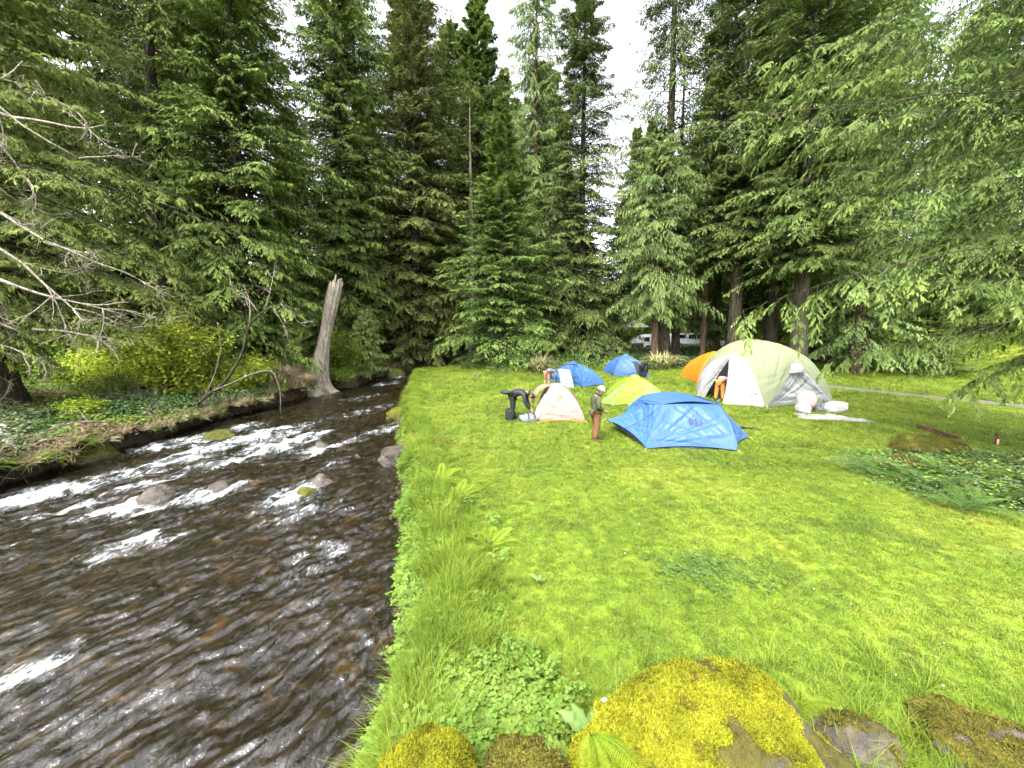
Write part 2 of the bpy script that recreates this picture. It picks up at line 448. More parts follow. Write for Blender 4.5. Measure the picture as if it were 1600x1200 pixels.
sub('stream_bed', ~(is_l | is_r), M_BED, dict(soil=soil), 'brown stony bed under the shallow stream')

# undercut lip of turf, roots and soil jutting out over the water along the left bank
G = Geo(); ys = np.arange(2.0, 20.5, 0.08); ns = 14
prof = []
for yy in ys:
    L = float(xl(yy)); top = float(terrain(L - 0.42, yy)); jut = 0.55 + 0.5 * float(vn(yy * 0.8, 2.2, 81)) + 0.3 * float(vn(yy * 2.9, 7.2, 82))
    jut *= float(sstep(20.5, 17.5, yy)); jut = max(jut, 0.02)
    th = 0.26 + 0.16 * float(vn(yy * 1.9, 3.2, 83))
    s = np.linspace(0, 1, ns)
    xx = np.where(s < .5, L - 0.6 + (jut + 0.6) * (s / .5) ** 0.9, L - 0.6 + (jut + 0.6) * ((1 - s) / .5) ** 1.2)
    droop = 0.34 * np.clip((xx - L + .1), 0, 2) ** 1.3
    zz = np.where(s < .5, top + 0.015 - droop, top - th * np.sin(np.clip((s - .5) * 2, 0, 1) * 1.3) - droop)
    prof.append(np.stack([xx, np.full(ns, yy), zz], 1))
prof = np.array(prof); flat = prof.reshape(-1, 3)
flat[:, 2] += 0.22 * fbm(flat[:, 0] * 2.6, flat[:, 1] * 2.6, 84, 4); flat[:, 0] += 0.30 * fbm(flat[:, 1] * 4, flat[:, 2] * 4, 85, 3)
a, b = np.meshgrid(np.arange(ns - 1), np.arange(len(ys) - 1)); k = b * ns + a
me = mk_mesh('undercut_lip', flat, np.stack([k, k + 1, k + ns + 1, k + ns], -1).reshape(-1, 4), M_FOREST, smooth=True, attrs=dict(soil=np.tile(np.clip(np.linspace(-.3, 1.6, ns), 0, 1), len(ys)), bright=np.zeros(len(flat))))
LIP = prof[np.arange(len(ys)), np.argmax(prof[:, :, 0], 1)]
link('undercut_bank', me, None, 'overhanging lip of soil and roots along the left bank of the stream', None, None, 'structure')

# gravel path across the far lawn
pc = np.array([(17.0, 23.6), (18.0, 21.4), (19.6, 19.0), (21.8, 16.5), (25.5, 13.4), (31, 10)])
tt = np.linspace(0, 5, 80); px_ = np.interp(tt, range(6), pc[:, 0]); py_ = np.interp(tt, range(6), pc[:, 1])
tx = np.gradient(px_); ty = np.gradient(py_); ln = np.hypot(tx, ty); nx_, ny_ = -ty / ln, tx / ln
cols = np.linspace(-1, 1, 9); PV = []
for cc in cols:
    hw = 1.0 + 0.3 * vn(tt * 2.3, cc * 0 + 4.4 * np.sign(cc), 91)
    ex, ey = px_ + nx_ * cc * hw, py_ + ny_ * cc * hw
    PV.append(np.stack([ex, ey, terrain(ex, ey) + 0.035 - 0.025 * abs(cc) ** 3], 1))
PV = np.array(PV); k = np.arange(8)[:, None] * 80 + np.arange(79)[None]
m, t, out = nmat('path_gravel'); N = NT(t)
c = N.ramp(N.noise(14, 6, N.pos(), .8), [(0.3, (0.05, 0.047, 0.038)), (0.7, (0.125, 0.12, 0.10))])
c = N.mix(N.math('MULTIPLY', N.math('GREATER_THAN', N.noise(2.3, 4, N.pos()), 0.55), 0.6), c, (0.08, 0.12, 0.015))
N.l(principled(N, c, 0.9, 0.2, N.bump(N.noise(70, 3, N.pos()), 0.7, 0.02)).outputs[0], out.inputs[0])
link('gravel_path', mk_mesh('gravel_path', PV.reshape(-1, 3), np.stack([k, k + 80, k + 81, k + 1], -1).reshape(-1, 4), m, smooth=True), None, 'pale gravel path crossing the far lawn behind the large white tent', None, None, 'structure')

# ---------------------------------------------------------------- water
ROCKS = [  # x, y, rx, ry, height above water (for wakes as well)
    (-10.5, 13.5, .62, .45, .34), (-8.5, 8.9, .46, .30, .24), (-5.0, 9.75, .32, .27, .22), (-5.05, 9.2, .34, .24, .12),
    (-7.4, 9.45, .42, .30, .12), (-10.2, 15.2, .55, .4, .14), (-8.1, 13.2, .6, .45, .06), (-6.4, 12.7, .4, .3, .10), (-6.9, 7.6, .5, .35, -.02)]
yw = [-4.0]
while yw[-1] < 50: yw.append(yw[-1] + float(np.interp(yw[-1], [-4, 1, 2, 5, 10, 20, 30, 50], [.3, .12, .035, .032, .05, .09, .16, .6])))
yw = np.array(yw); nt_ = 330; tw = np.linspace(0, 1, nt_) ** 0.72
Lw = xl(yw) - 0.35; Rw = xr(yw) + 0.28
XW = Lw[:, None] + (Rw - Lw)[:, None] * tw[None]; YW = np.repeat(yw[:, None], nt_, 1)
fa = np.interp(YW, [-4, 6, 14, 22, 30], [R(34), R(33), R(26), R(10), R(-12)])           # streaks lean towards the lower left downstream
# flow-aligned coordinates
ang = R(30)
A_ = XW * math.sin(ang) + YW * math.cos(ang); B_ = XW * math.cos(ang) - YW * math.sin(ang)
wx = 0.35 * fbm(XW * 0.8, YW * 0.8, 101, 2); wy = 0.35 * fbm(XW * 0.8, YW * 0.8, 105, 2)
A_ = A_ + wx; B_ = B_ + wy
def ridg(a, b, s): return 1 - 2 * np.abs(vn(a, b, s)) * 2
rap = np.zeros_like(XW)
for (x0, y0, la, lb, am) in [(-9.0, 13.8, 1.8, .75, 1.0), (-7.6, 13.0, 1.6, .5, .95), (-9.8, 12.2, 1.5, .55, .8), (-11.4, 13.0, 1.4, .5, .8), (-10.3, 10.4, 1.6, .5, .9), (-8.4, 11.3, 1.4, .5, .8),
                         (-11.2, 9.2, 1.6, .65, 1.0), (-9.6, 9.3, 1.5, .4, .7), (-6.0, 12.4, 1.2, .5, .6), (-8.2, 8.3, 1.1, .35, .6), (-7.2, 9.2, .8, .35, .7), (-6.0, 4.2, .55, .30, .72), (-4.6, 8.2, 1.0, .5, .45), (-3.4, 6.6, 1.0, .6, .35),
                         (-6.6, 17.8, 2.2, .7, .4), (-8.3, 20.5, 2.0, .6, .35), (-8.5, 25.5, 1.2, .6, .7), (-8.7, 28.3, 1.0, .8, .8), (-5.0, 14.6, 1.6, .5, .5), (-10.6, 15.3, .9, .5, .6), (-5.4, 10.9, 1.3, .4, .4)]:
    da = (XW - x0) * math.sin(ang) + (YW - y0) * math.cos(ang); db = (XW - x0) * math.cos(ang) - (YW - y0) * math.sin(ang)
    rap = np.maximum(rap, am * np.exp(-(da / la) ** 2 - (db / lb) ** 2))
for (x0, y0, rx, ry, hh) in ROCKS:
    da = -((XW - x0) * math.sin(ang) + (YW - y0) * math.cos(ang)); db = (XW - x0) * math.cos(ang) - (YW - y0) * math.sin(ang)
    rap = np.maximum(rap, 0.7 * np.exp(-((da - .55) / .8) ** 2 - (db / (.28 + rx * .55)) ** 2))
calm = np.exp(-(((XW + 6.9) / 2.3) ** 2 + ((YW - 6.2) / 1.3) ** 2)) * 0.75
amp = (0.55 + 0.9 * rap) * (1 - calm * 0.75)
hgt = 0.050 * vn(A_ * 0.55, B_ * 1.3, 111) + 0.050 * vn(A_ * 1.2, B_ * 3.0, 112) + 0.012 * ridg(A_ * 1.7, B_ * 4.2, 113) + 0.044 * vn(A_ * 3.3, B_ * 7.2, 114) + 0.009 * ridg(A_ * 4.2, B_ * 8.8, 115) + 0.024 * vn(A_ * 6.8, B_ * 13.0, 116)
edge = sstep(0, .5, XW - xl(YW) + .1) * sstep(0, .5, xr(YW) + .1 - XW)
ZW = zw(YW) + hgt * amp * 2.1 * (0.35 + 0.65 * edge)
ZW += rap * 0.05 * (vn(A_ * 2.3, B_ * 5.2, 117) + .2)
foam = np.clip(rap * 1.5 * (0.62 + 0.55 * ridg(A_ * 1.3, B_ * 4.2, 121)) * (0.6 + 0.9 * (vn(A_ * 2.7, B_ * 7.5, 122) + .4)) - 0.04, 0, 1)
a, b = np.meshgrid(np.arange(nt_ - 1), np.arange(len(yw) - 1)); k = b * nt_ + a
m, t, out = nmat('stream_water'); N = NT(t)
mp = N.n('ShaderNodeMapping'); mp.inputs['Rotation'].default_value = (0, 0, R(30)); mp.inputs['Scale'].default_value = (1.0, 0.38, 1.0); N.l(N.pos(), mp.inputs[0])
fine = N.noise(14.0, 4, mp.outputs[0], 0.6, 0.6)
bmp = N.bump(fine, 1.0, 0.035)
fr = N.n('ShaderNodeFresnel'); fr.inputs['IOR'].default_value = 1.7; N.l(bmp, fr.inputs['Normal'])
gl = N.n('ShaderNodeBsdfGlossy'); gl.inputs['Roughness'].default_value = 0.015; gl.inputs['Color'].default_value = (1, 1, 1, 1); N.l(bmp, gl.inputs['Normal'])
tp = N.n('ShaderNodeBsdfTransparent'); tp.inputs['Color'].default_value = (0.60, 0.52, 0.38, 1)
mu = N.n('ShaderNodeBsdfDiffuse'); mu.inputs['Color'].default_value = (0.045, 0.038, 0.022, 1)
b0 = N.n('ShaderNodeMixShader'); b0.inputs[0].default_value = 0.10; N.l(tp.outputs[0], b0.inputs[1]); N.l(mu.outputs[0], b0.inputs[2])
m1 = N.n('ShaderNodeMixShader'); N.l(fr.outputs[0], m1.inputs[0]); N.l(b0.outputs[0], m1.inputs[1]); N.l(gl.outputs[0], m1.inputs[2])
fo = principled(N, (0.50, 0.54, 0.56), 0.5, 0.3, N.bump(N.noise(26, 4, mp.outputs[0], .7), 0.8, 0.05))
ff = N.math('MULTIPLY', N.math('SUBTRACT', N.math('ADD', N.attr('foam'), N.math('MULTIPLY', N.math('SUBTRACT', N.math('MULTIPLY', N.math('ADD', N.noise(26, 5, mp.outputs[0], .8, 1.0), N.noise(7, 4, mp.outputs[0], .7, 1.5)), 0.5), 0.5), 4.2)), 0.42), 1.25, True)
ff = N.math('MULTIPLY', ff, N.math('MULTIPLY', N.attr('foam'), 5.0, True))
m2 = N.n('ShaderNodeMixShader'); N.l(N.math('MULTIPLY', ff, 0.8), m2.inputs[0]); N.l(m1.outputs[0], m2.inputs[1]); N.l(fo.outputs[0], m2.inputs[2]); N.l(m2.outputs[0], out.inputs[0])
me = mk_mesh('stream_water', np.stack([XW, YW, ZW], -1).reshape(-1, 3), np.stack([k, k + 1, k + nt_ + 1, k + nt_], -1).reshape(-1, 4), m, smooth=True, attrs=dict(foam=foam.ravel()))
link('stream_water', me, None, 'fast shallow brown stream with white rapids flowing past the lawn', None, None, 'structure')

# ---------------------------------------------------------------- stones, boulders
def rock_mesh(name, r, seed, mat, sub=4, rough=0.35, flat=0.25, f=1.3, ang=0.0):
    V, _, T = sphere((0, 0, 0), (1, 1, 1), sub)
    d = 1 + rough * noise3(V, f, seed) + rough * 0.45 * noise3(V, f * 2.6, seed + 20) + rough * 0.16 * noise3(V, f * 7, seed + 40)
    V = V * d[:, None]
    if ang:  # a few planar facets
        rr = np.random.default_rng(seed)
        for _k in range(7):
            nrm = unit(rr.normal(size=3)); lim = ang * rr.uniform(.85, 1.15)
            e = V @ nrm - lim; V = V - np.outer(np.clip(e, 0, None) * 0.85, nrm)
    V = V * np.asarray(r); V[:, 2] = np.where(V[:, 2] < -flat * r[2], -flat * r[2] + (V[:, 2] + flat * r[2]) * 0.4, V[:, 2])
    return mk_mesh(name, V, T, mat, smooth=True)

def stone_mat(name, c1, c2, moss=None, mossamt=0.0, wet=False, lich=False):
    m, t, out = nmat(name); N = NT(t)
    n1 = N.noise(3.0, 7, N.obj(), .65)
    c = N.ramp(n1, [(0.32, c1), (0.62, c2)])
    if lich: c = N.mix(N.math('GREATER_THAN', N.noise(5.5, 2, N.obj()), 0.70), c, (0.32, 0.32, 0.30))
    hb = N.noise(18, 6, N.obj(), .7)
    rgh = 0.25 if wet else 0.8
    if moss:
        nz = N.n('ShaderNodeSeparateXYZ'); N.l(N.n('ShaderNodeNewGeometry').outputs['Normal'], nz.inputs[0])
        f = N.math('MULTIPLY', N.math('SUBTRACT', N.math('ADD', N.math('MULTIPLY', nz.outputs[2], 0.55), N.math('MULTIPLY', N.noise(4.0, 5, N.obj(), .7), 1.0)), 1.0 - mossamt), 6.0, True)
        mc = N.ramp(N.noise(7, 5, N.obj(), .7), [(0.3, tuple(x * .38 for x in moss)), (0.5, tuple(x * .8 for x in moss)), (0.72, tuple(min(1, x * 1.3) for x in moss))])
        c = N.mix(f, c, mc)
    N.l(principled(N, c, rgh, 0.5 if wet else 0.2, N.bump(hb, 1.0, 0.06)).outputs[0], out.inputs[0]); return m
M_WET = stone_mat('wet_stone', (0.016, 0.014, 0.011), (0.085, 0.07, 0.055), wet=True)
M_WETB = stone_mat('wet_brown_stone', (0.028, 0.022, 0.016), (0.11, 0.088, 0.066), wet=True)
M_MOSSY = stone_mat('olive_mossy_stone', (0.05, 0.045, 0.035), (0.12, 0.10, 0.08), (0.075, 0.08, 0.012), 0.50)
M_YMOSS = stone_mat('yellow_mossy_stone', (0.03, 0.028, 0.024), (0.13, 0.115, 0.10), (0.085, 0.075, 0.012), 0.22, lich=True)
M_YMOSS2 = stone_mat('patchy_mossy_stone', (0.03, 0.026, 0.022), (0.14, 0.115, 0.10), (0.08, 0.07, 0.016), 0.20, lich=True)
labels = ['olive topped boulder parting the white rapids, largest rock in midstream', 'angular brown rock in the stream nearest the left edge', 'pale rounded rock with dark spots, upper of a pair in the stream',
          'smooth half sunken olive stone below the pale spotted rock', 'dark reddish rock washed over with foam between two stream rocks', 'dark wet rock just upstream of the olive topped boulder',
          'broad hump of water covered rock right of the rapids', 'low dark rock breaking the riffle right of the rapids', 'reddish rock awash in the stream below the foaming rocks']
mats_ = [M_MOSSY, M_WETB, M_WETB, M_MOSSY, M_WET, M_WET, M_WET, M_WET, M_WETB]
for n_, (x0, y0, rx, ry, hh) in enumerate(ROCKS):
    me = rock_mesh('stream_rock', (rx, ry, max(.34, hh + .2)), 200 + n_, mats_[n_], 4, .3, .5, 1.4, 0.82)
    o = link('stream_rock', me, None, labels[n_], 'rock', 'rocks in the stream', loc=(x0, y0, float(zw(y0)) + hh - max(.34, hh + .2) * 0.92)); o.rotation_euler[2] = n_ * 1.3
# stones covering the bed, seen through the water
pm = [rock_mesh('bed_stone', (1, .8, .55), 300 + k, [M_WETB, M_WET, M_BED][k % 3], 2, .4, .4, 1.2) for k in range(6)]
src = source('bed_stone', pm); n = 2600
yy = rng.uniform(1.5, 24, n) ** 1.0; tt_ = rng.uniform(0, 1, n); xx = xl(yy) + (xr(yy) - xl(yy)) * tt_
sc_ = 0.06 + 0.17 * rng.power(0.5, n)
scatter('bed_stones', np.stack([xx, yy, np.minimum(terrain(xx, yy) + sc_ * .1, zw(yy) - .16 - sc_ * .6)], 1), np.stack([rng.normal(0, .2, n), rng.normal(0, .2, n), rng.uniform(0, 6.28, n)], 1), sc_, src, rng.integers(0, 6, n), 'rounded brown stones lying on the bed of the stream')
# ---------------------------------------------------------------- conifers
Zu = np.array([0, 0, 1.0])
def rot_about(D, A, ang):
    """rotate vectors D about unit axes A by angles ang"""
    c = np.cos(ang)[:, None]; s = np.sin(ang)[:, None]
    return D * c + np.cross(A, D) * s + A * (np.sum(A * D, 1)[:, None]) * (1 - c)

def expand(r, P, D, L, Nn, U, n, ang, lenfac, droop, childdroop, wmin=0.12, taper=0.75, lenmin=0.0, jit=0.15):
    M = len(P)
    w_ = wmin + (1 - wmin) * (np.arange(n)[None] + r.uniform(0, 1, (M, n))) / n
    w = w_.ravel(); k = np.repeat(np.arange(M), n)
    Lk = L[k]; Dk = D[k]; dr = droop[k]
    pos = P[k] + Dk * (Lk * w)[:, None] - Zu * (dr * Lk * w * w)[:, None]
    tan = unit(Dk - Zu * (2 * dr * w)[:, None])
    side = np.tile(np.where(np.arange(n) % 2, 1.0, -1.0), M)
    Nk = unit(Nn[k] + r.normal(0, jit, (len(k), 3)))
    d = rot_about(tan, Nk, side * ang * r.uniform(.75, 1.2, len(k)))
    ln = np.maximum(Lk * lenfac * (1 - taper * w), lenmin) * r.uniform(.65, 1.2, len(k))
    return pos, unit(d), ln, Nk, np.clip(U[k] * .5 + .5 * w, 0, 1), np.full(len(k), childdroop) * r.uniform(.4, 1.5, len(k))

def sticks(P, D, L, droop, r0, seg=4, sides=3):
    """thin tapered branches"""
    M = len(P); G = []
    s = np.linspace(0, 1, seg + 1)
    C = P[:, None] + D[:, None] * (L[:, None] * s[None])[..., None] - Zu * (droop[:, None] * L[:, None] * s[None] ** 2)[..., None]
    a = np.arange(sides) * 2 * math.pi / sides
    u = unit(np.cross(D, Zu + 0.01)); v = np.cross(D, u)
    ring = np.cos(a)[None, :, None] * u[:, None] + np.sin(a)[None, :, None] * v[:, None]
    rr = r0[:, None] * (1.02 - s[None]) ** 0.9
    V = C[:, :, None] + ring[:, None] * rr[:, :, None, None]
    b = np.arange(M)[:, None, None] * (seg + 1) * sides + np.arange(seg)[None, :, None] * sides
    j = np.arange(sides)[None, None]; k = (j + 1) % sides
    Q = np.stack([b + j, b + k, b + sides + k, b + sides + j], -1).reshape(-1, 4)
    return V.reshape(-1, 3), Q

def conifer_parts(seed, H, base, Rm, nb, slope=(0.0, 0.5), droop=0.35, n1=26, n2=7, n3=0, lenfac=0.42, twigdroop=0.25, leaf=(0.26, 0.055), hang=0.0, prof=0.8,
                  az=None, leafdroop=0.3, tr=0.35, ang1=0.95, zpow=1.0, bare=0.0, skirt=0.35, minlen=0.25, cedar=0.0, lean=(0, 0), blen=None, wmin=.12, limb=1.0):
    r = np.random.default_rng(seed)
    q = (np.arange(nb) + r.uniform(0, 1, nb)) / nb; q = q ** zpow
    z0 = base + (H - base) * q * 0.985
    pr = np.clip((1 - q), 0, 1) ** prof * np.minimum(1, 0.55 + q / max(skirt, 1e-3) * 0.45)
    lump = 1 + 0.30 * np.sin(q * 41 + seed) * np.sin(q * 17)
    L = np.maximum(Rm * pr * lump * r.uniform(.62, 1.12, nb), minlen)
    a = (np.arange(nb) * 2.39996 + r.normal(0, .35, nb)) if az is None else r.uniform(az[0], az[1], nb)
    if blen is not None: L = L * blen(a, q)
    # light and heavy sides so the outline is uneven
    L *= 1 + 0.16 * np.sin(a * 2 + q * 9 + seed) + 0.1 * np.sin(a * 3 - q * 23)
    sl = slope[0] + (slope[1] - slope[0]) * q ** 1.5 + r.normal(0, .10, nb)
    dr = droop * r.uniform(.6, 1.3, nb) * (1 - 0.55 * q)
    tk = tr * (1 - z0 / H)
    cx = lean[0] * (z0 / H); cyy = lean[1] * (z0 / H)
    D = unit(np.stack([np.cos(a), np.sin(a), sl], 1))
    P = np.stack([cx + np.cos(a) * tk * .6, cyy + np.sin(a) * tk * .6, z0], 1)
    Nn = unit(np.cross(np.cross(D, np.tile(Zu, (nb, 1))), D))
    U = np.zeros(nb)
    V, Qs = sticks(P, D, L, dr, (0.006 + 0.011 * L) * limb)
    limbs = (V, Qs)
    p, d, l, nn, u, dd = expand(r, P, D, L, Nn, U, n1, ang1, lenfac, dr, twigdroop, wmin=wmin + bare, lenmin=minlen * 0.8)
    d = unit(d - Zu * hang)
    if n3:
        tw = sticks(p, d, l, dd, 0.002 + 0.004 * l, 2)
        limbs = (np.concatenate([V, tw[0]]), np.concatenate([Qs, tw[1] + len(V)]))
        p, d, l, nn, u, dd = expand(r, p, d, l, nn, u, n3, 0.8, 0.34, dd, twigdroop * 1.2, lenmin=leaf[0] * 1.2)
        d = unit(d - Zu * hang * .5)
    p, d, l, nn, u, dd = expand(r, p, d, l, nn, u, n2, 0.65, 0.0, dd, 0, wmin=.05, lenmin=leaf[0], jit=.28)
    d = unit(d - Zu * leafdroop * r.uniform(0, 1.6, len(d))[:, None])
    wv = unit(np.cross(d, nn)) * (leaf[1] * r.uniform(.6, 1.3, len(d)))[:, None] * .5
    t0 = np.clip(u * .75 + r.normal(0, .13, len(u)), 0, 1)
    return (p, d * l[:, None], wv, t0), limbs

def trunk_geo(H, r0, seed, sides=12, lean=(0, 0), flare=1.7, n=22, zb=-0.4):
    r = np.random.default_rng(seed); s = np.linspace(0, 1, n) ** 1.3
    z = zb + (H - zb) * s
    ph = r.uniform(0, 6.28, 2)
    x = lean[0] * z / H + 0.10 * r0 * np.sin(s * 7 + ph[0]); y = lean[1] * z / H + 0.10 * r0 * np.sin(s * 6 + ph[1])
    rad = r0 * ((1 - s * 0.97) ** 0.85) * (1 + (flare - 1) * np.exp(-np.clip(z, 0, None) / (r0 * 1.6)))
    V, Q, T = tube(np.stack([x, y, z], 1), rad, sides)
    d = 1 + 0.10 * noise3(V * np.array([1, 1, .25]) / r0, .9, seed)
    c = np.stack([np.repeat(x, sides), np.repeat(y, sides)], 1)
    nv = len(c); V[:nv, :2] = c + (V[:nv, :2] - c) * d[:nv, None]
    return V, Q, T

def make_tree(name, loc, label, cat, H, r0, seed, leafm, barkm, group=None, rz=0.0, scale=1.0, crown='crown', tsides=12, **kw):
    root = empty(name, loc, label, cat, group, rz, scale)
    G = Geo(); V, Q, T = trunk_geo(H, r0, seed, tsides, kw.get('lean', (0, 0))); G.add(V, Q, T)
    link('trunk', G.mesh('trunk', barkm, True), root)
    (p, d, wv, t0), limbs = conifer_parts(seed, H, tr=r0, **kw)
    link('limbs', mk_mesh('limbs', limbs[0], limbs[1], barkm), root)
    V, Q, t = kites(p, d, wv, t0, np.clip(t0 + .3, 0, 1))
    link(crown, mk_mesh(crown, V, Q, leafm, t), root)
    return root

B_DARK = bark_mat('dark_fir_bark', (0.035, 0.028, 0.02), (0.10, 0.08, 0.06), moss=.35)
B_RED = bark_mat('cedar_bark', (0.07, 0.045, 0.03), (0.17, 0.12, 0.085), 12, .8, .15)
B_GREY = bark_mat('weathered_grey_wood', (0.19, 0.165, 0.13), (0.42, 0.37, 0.30), 14, .7)
B_PALE = bark_mat('pale_grey_bark', (0.10, 0.09, 0.078), (0.21, 0.19, 0.165), 10, 1.0)
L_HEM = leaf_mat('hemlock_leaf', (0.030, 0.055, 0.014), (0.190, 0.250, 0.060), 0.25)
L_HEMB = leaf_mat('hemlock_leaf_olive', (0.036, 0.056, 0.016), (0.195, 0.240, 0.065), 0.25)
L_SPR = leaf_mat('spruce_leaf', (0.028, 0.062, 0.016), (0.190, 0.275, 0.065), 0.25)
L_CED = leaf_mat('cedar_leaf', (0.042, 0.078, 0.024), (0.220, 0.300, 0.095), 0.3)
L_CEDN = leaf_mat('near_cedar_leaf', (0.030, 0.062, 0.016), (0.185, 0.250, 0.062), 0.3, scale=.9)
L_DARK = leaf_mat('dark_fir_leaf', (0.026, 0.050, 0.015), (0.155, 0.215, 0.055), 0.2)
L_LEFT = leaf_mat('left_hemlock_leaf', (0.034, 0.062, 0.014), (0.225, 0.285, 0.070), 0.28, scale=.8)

def gz(x, y): return float(terrain(x, y))
HEM = dict(base=1.6, Rm=5.2, nb=400, slope=(-.05, .55), droop=.28, n1=34, n2=10, lenfac=.40, twigdroop=.30, leaf=(.27, .062), leafdroop=.35, prof=.5, zpow=1.25)
SPR = dict(base=.5, Rm=5.3, nb=360, slope=(.02, .75), droop=.22, n1=30, n2=9, lenfac=.42, twigdroop=.22, leaf=(.26, .07), leafdroop=.25, prof=.8, skirt=.08)
CED = dict(base=2.5, Rm=4.2, nb=380, slope=(-.15, .5), droop=.42, n1=26, n2=10, lenfac=.36, twigdroop=.5, leaf=(.27, .062), leafdroop=.7, hang=.45, prof=.42)
FIR = dict(base=7, Rm=5.4, nb=200, slope=(-.10, .45), droop=.30, n1=26, n2=8, lenfac=.40, twigdroop=.45, leaf=(.26, .06), leafdroop=.5, prof=.55, bare=.15)
FAR = dict(base=2.5, Rm=5.4, nb=230, slope=(-.05, .55), droop=.28, n1=16, n2=6, lenfac=.42, twigdroop=.3, leaf=(.55, .16), leafdroop=.35, prof=.75)

# the trees that stand out one by one
hem = make_tree('hemlock_tree', (-14.7, 21.2, gz(-14.7, 21.2)), 'dense dark hemlock with layered drooping boughs on the left bank behind the yellow shrub', 'tree', 27, .42, 21, L_HEM, B_DARK, **HEM)
olive = make_tree('hemlock_tree', (-8.3, 33.8, gz(-8.3, 33.8)), 'tall olive brown hemlock at the head of the stream, left of the young spruce', 'tree', 34, .45, 22, L_HEMB, B_DARK, **{**HEM, 'Rm': 6.6, 'nb': 430, 'base': 1.2, 'prof': .38})
spr = make_tree('spruce_tree', (-.75, 30.6, gz(-.75, 30.6)), 'young bright green spruce with full skirt at the end of the lawn', 'tree', 20.5, .26, 23, L_SPR, B_DARK, **SPR)
drk = make_tree('fir_tree', (6.4, 36.0, gz(6.4, 36.0)), 'tall narrow dark fir with a pointed top right of the young spruce', 'tree', 35, .42, 24, L_DARK, B_DARK, **{**HEM, 'Rm': 6.3, 'nb': 430, 'prof': .6, 'base': .9, 'skirt': .06})
ced = make_tree('cedar_tree', (2.3, 38.5, gz(2.3, 38.5)), 'pale feathery cedar with thin top rising behind the young spruce', 'tree', 38, .40, 25, L_CED, B_RED, **{**CED, 'nb': 320, 'Rm': 5.4, 'prof': .40})
fir = make_tree('fir_tree', (12.4, 31.5, gz(12.4, 31.5)), 'tall open fir with long bare topped branches above the camper trailer', 'tree', 36, .52, 26, L_DARK, B_DARK, **{**FIR, 'nb': 300, 'base': 8, 'bare': .02})
far = make_tree('conifer_tree', (-24, 62, gz(-24, 62)), 'tall conifer in the far rows of the forest behind the grey stump', 'tree', 30, .4, 27, L_SPR, B_DARK, 'far forest conifers', tsides=7, **FAR)
far2 = make_tree('conifer_tree', (20, 64, gz(20, 64)), 'tall conifer in the far rows of the forest behind the camper trailer', 'tree', 30, .4, 28, L_HEM, B_DARK, 'far forest conifers', tsides=7, **{**FAR, 'Rm': 4.6, 'prof': .6})

hemhi = make_tree('hemlock_tree', (27.5, 37, gz(27.5, 37)), 'dark hemlock on the slope between the pickup and the hill lawn', 'tree', 32, .5, 29, L_DARK, B_DARK, **{**HEM, 'base': 7.6, 'Rm': 5.6, 'nb': 330, 'prof': .4, 'slope': (.05, .5)})
def put(src, x, y, rz, s, label, group=None): return dup(src, (x, y, gz(x, y) - .05), rz, s, label, group)
put(fir, -18.4, 20.6, 1.1, (.85, .85, .8), 'open mossy fir with a bare lower trunk behind the leaning left tree')
put(olive, -19.5, 27.5, 2.0, (1.1, 1.1, .98), 'tall conifer filling the gap behind the mossy fir on the left')
put(hem, -13.2, 30.5, 2.7, (1.05, 1.05, 1.25), 'tall green hemlock right behind the dense dark hemlock on the left bank')
put(ced, -15.6, 40, .8, (1.4, 1.4, .98), 'pale feathery cedar high behind the grey stump')
put(hem, -10.6, 41, .5, (1.1, 1.1, 1.35), 'tall hemlock behind the olive brown hemlock, showing left of its top')
put(spr, -3.6, 42, 1.9, (1.5, 1.5, 1.8), 'thin spired conifer behind the white snag in the middle of the forest')
put(hem, -7.0, 45, 3.3, (1.35, 1.35, 1.3), 'hemlock in the gap between the olive hemlock and the white snag')
put(hem, 3.8, 47, 2.2, (1.4, 1.4, 1.2), 'hemlock half hidden behind the pale feathery cedar')
make_tree('cedar_tree', (11.2, 30.2, gz(11.2, 30.2)), 'low drooping light green cedar beside the dark fir, above the back blue tent', 'tree', 18, .3, 33, L_CED, B_RED, **{**CED, 'base': 4.4, 'nb': 190, 'Rm': 4.4})
put(hemhi, 17.0, 29.5, 1.3, (1.0, 1.0, 1.1), 'dark hemlock with layered boughs above the white pickup')
put(hemhi, 21.4, 31.8, 2.6, (1.1, 1.1, 1.05), 'tall thick trunked fir behind the large white tent')
put(hemhi, 25.4, 31.5, 4.0, (1.15, 1.15, 1.2), 'dark hemlock right behind the large white tent with a bare lower trunk')
put(ced, 24.2, 27.0, .6, (1.25, 1.25, .75), 'drooping cedar to the right behind the large white tent')
put(hemhi, 18.4, 24.8, .4, (1.0, 1.0, .95), 'thick dark trunked fir directly behind the large white tent')
put(ced, 20.6, 39, 3.4, (1.1, 1.1, .9), 'cedar behind the white pickup')
put(spr, 27.6, 25.6, 1.4, (.5, .5, .32), 'small spruce sapling at the edge of the far right lawn')
for x, y, k in ((31, 34, 0), (37, 30, 1), (44, 38, 2)):
    put([fir, ced, hem][k], x, y, k * 1.7, (1.2, 1.2, [.9, .8, 1.0][k]), ['tall open fir far right beyond the gravel path', 'drooping cedar at the far right edge of the hill lawn', 'dark hemlock at the top of the hill lawn on the right'][k])
grp = 'far forest conifers'
def far_lab(x, y):
    a = math.degrees(math.atan2(x, y)); return 'tall conifer in the far rows of the forest ' + ('at the left edge' if a < -45 else 'behind the vine maple' if a < -28 else 'behind the grey stump' if a < -12 else 'behind the young spruce' if a < 4 else 'behind the camper trailer' if a < 20 else 'behind the white pickup' if a < 32 else 'beyond the hill lawn on the right')
fr_ = np.random.default_rng(77)
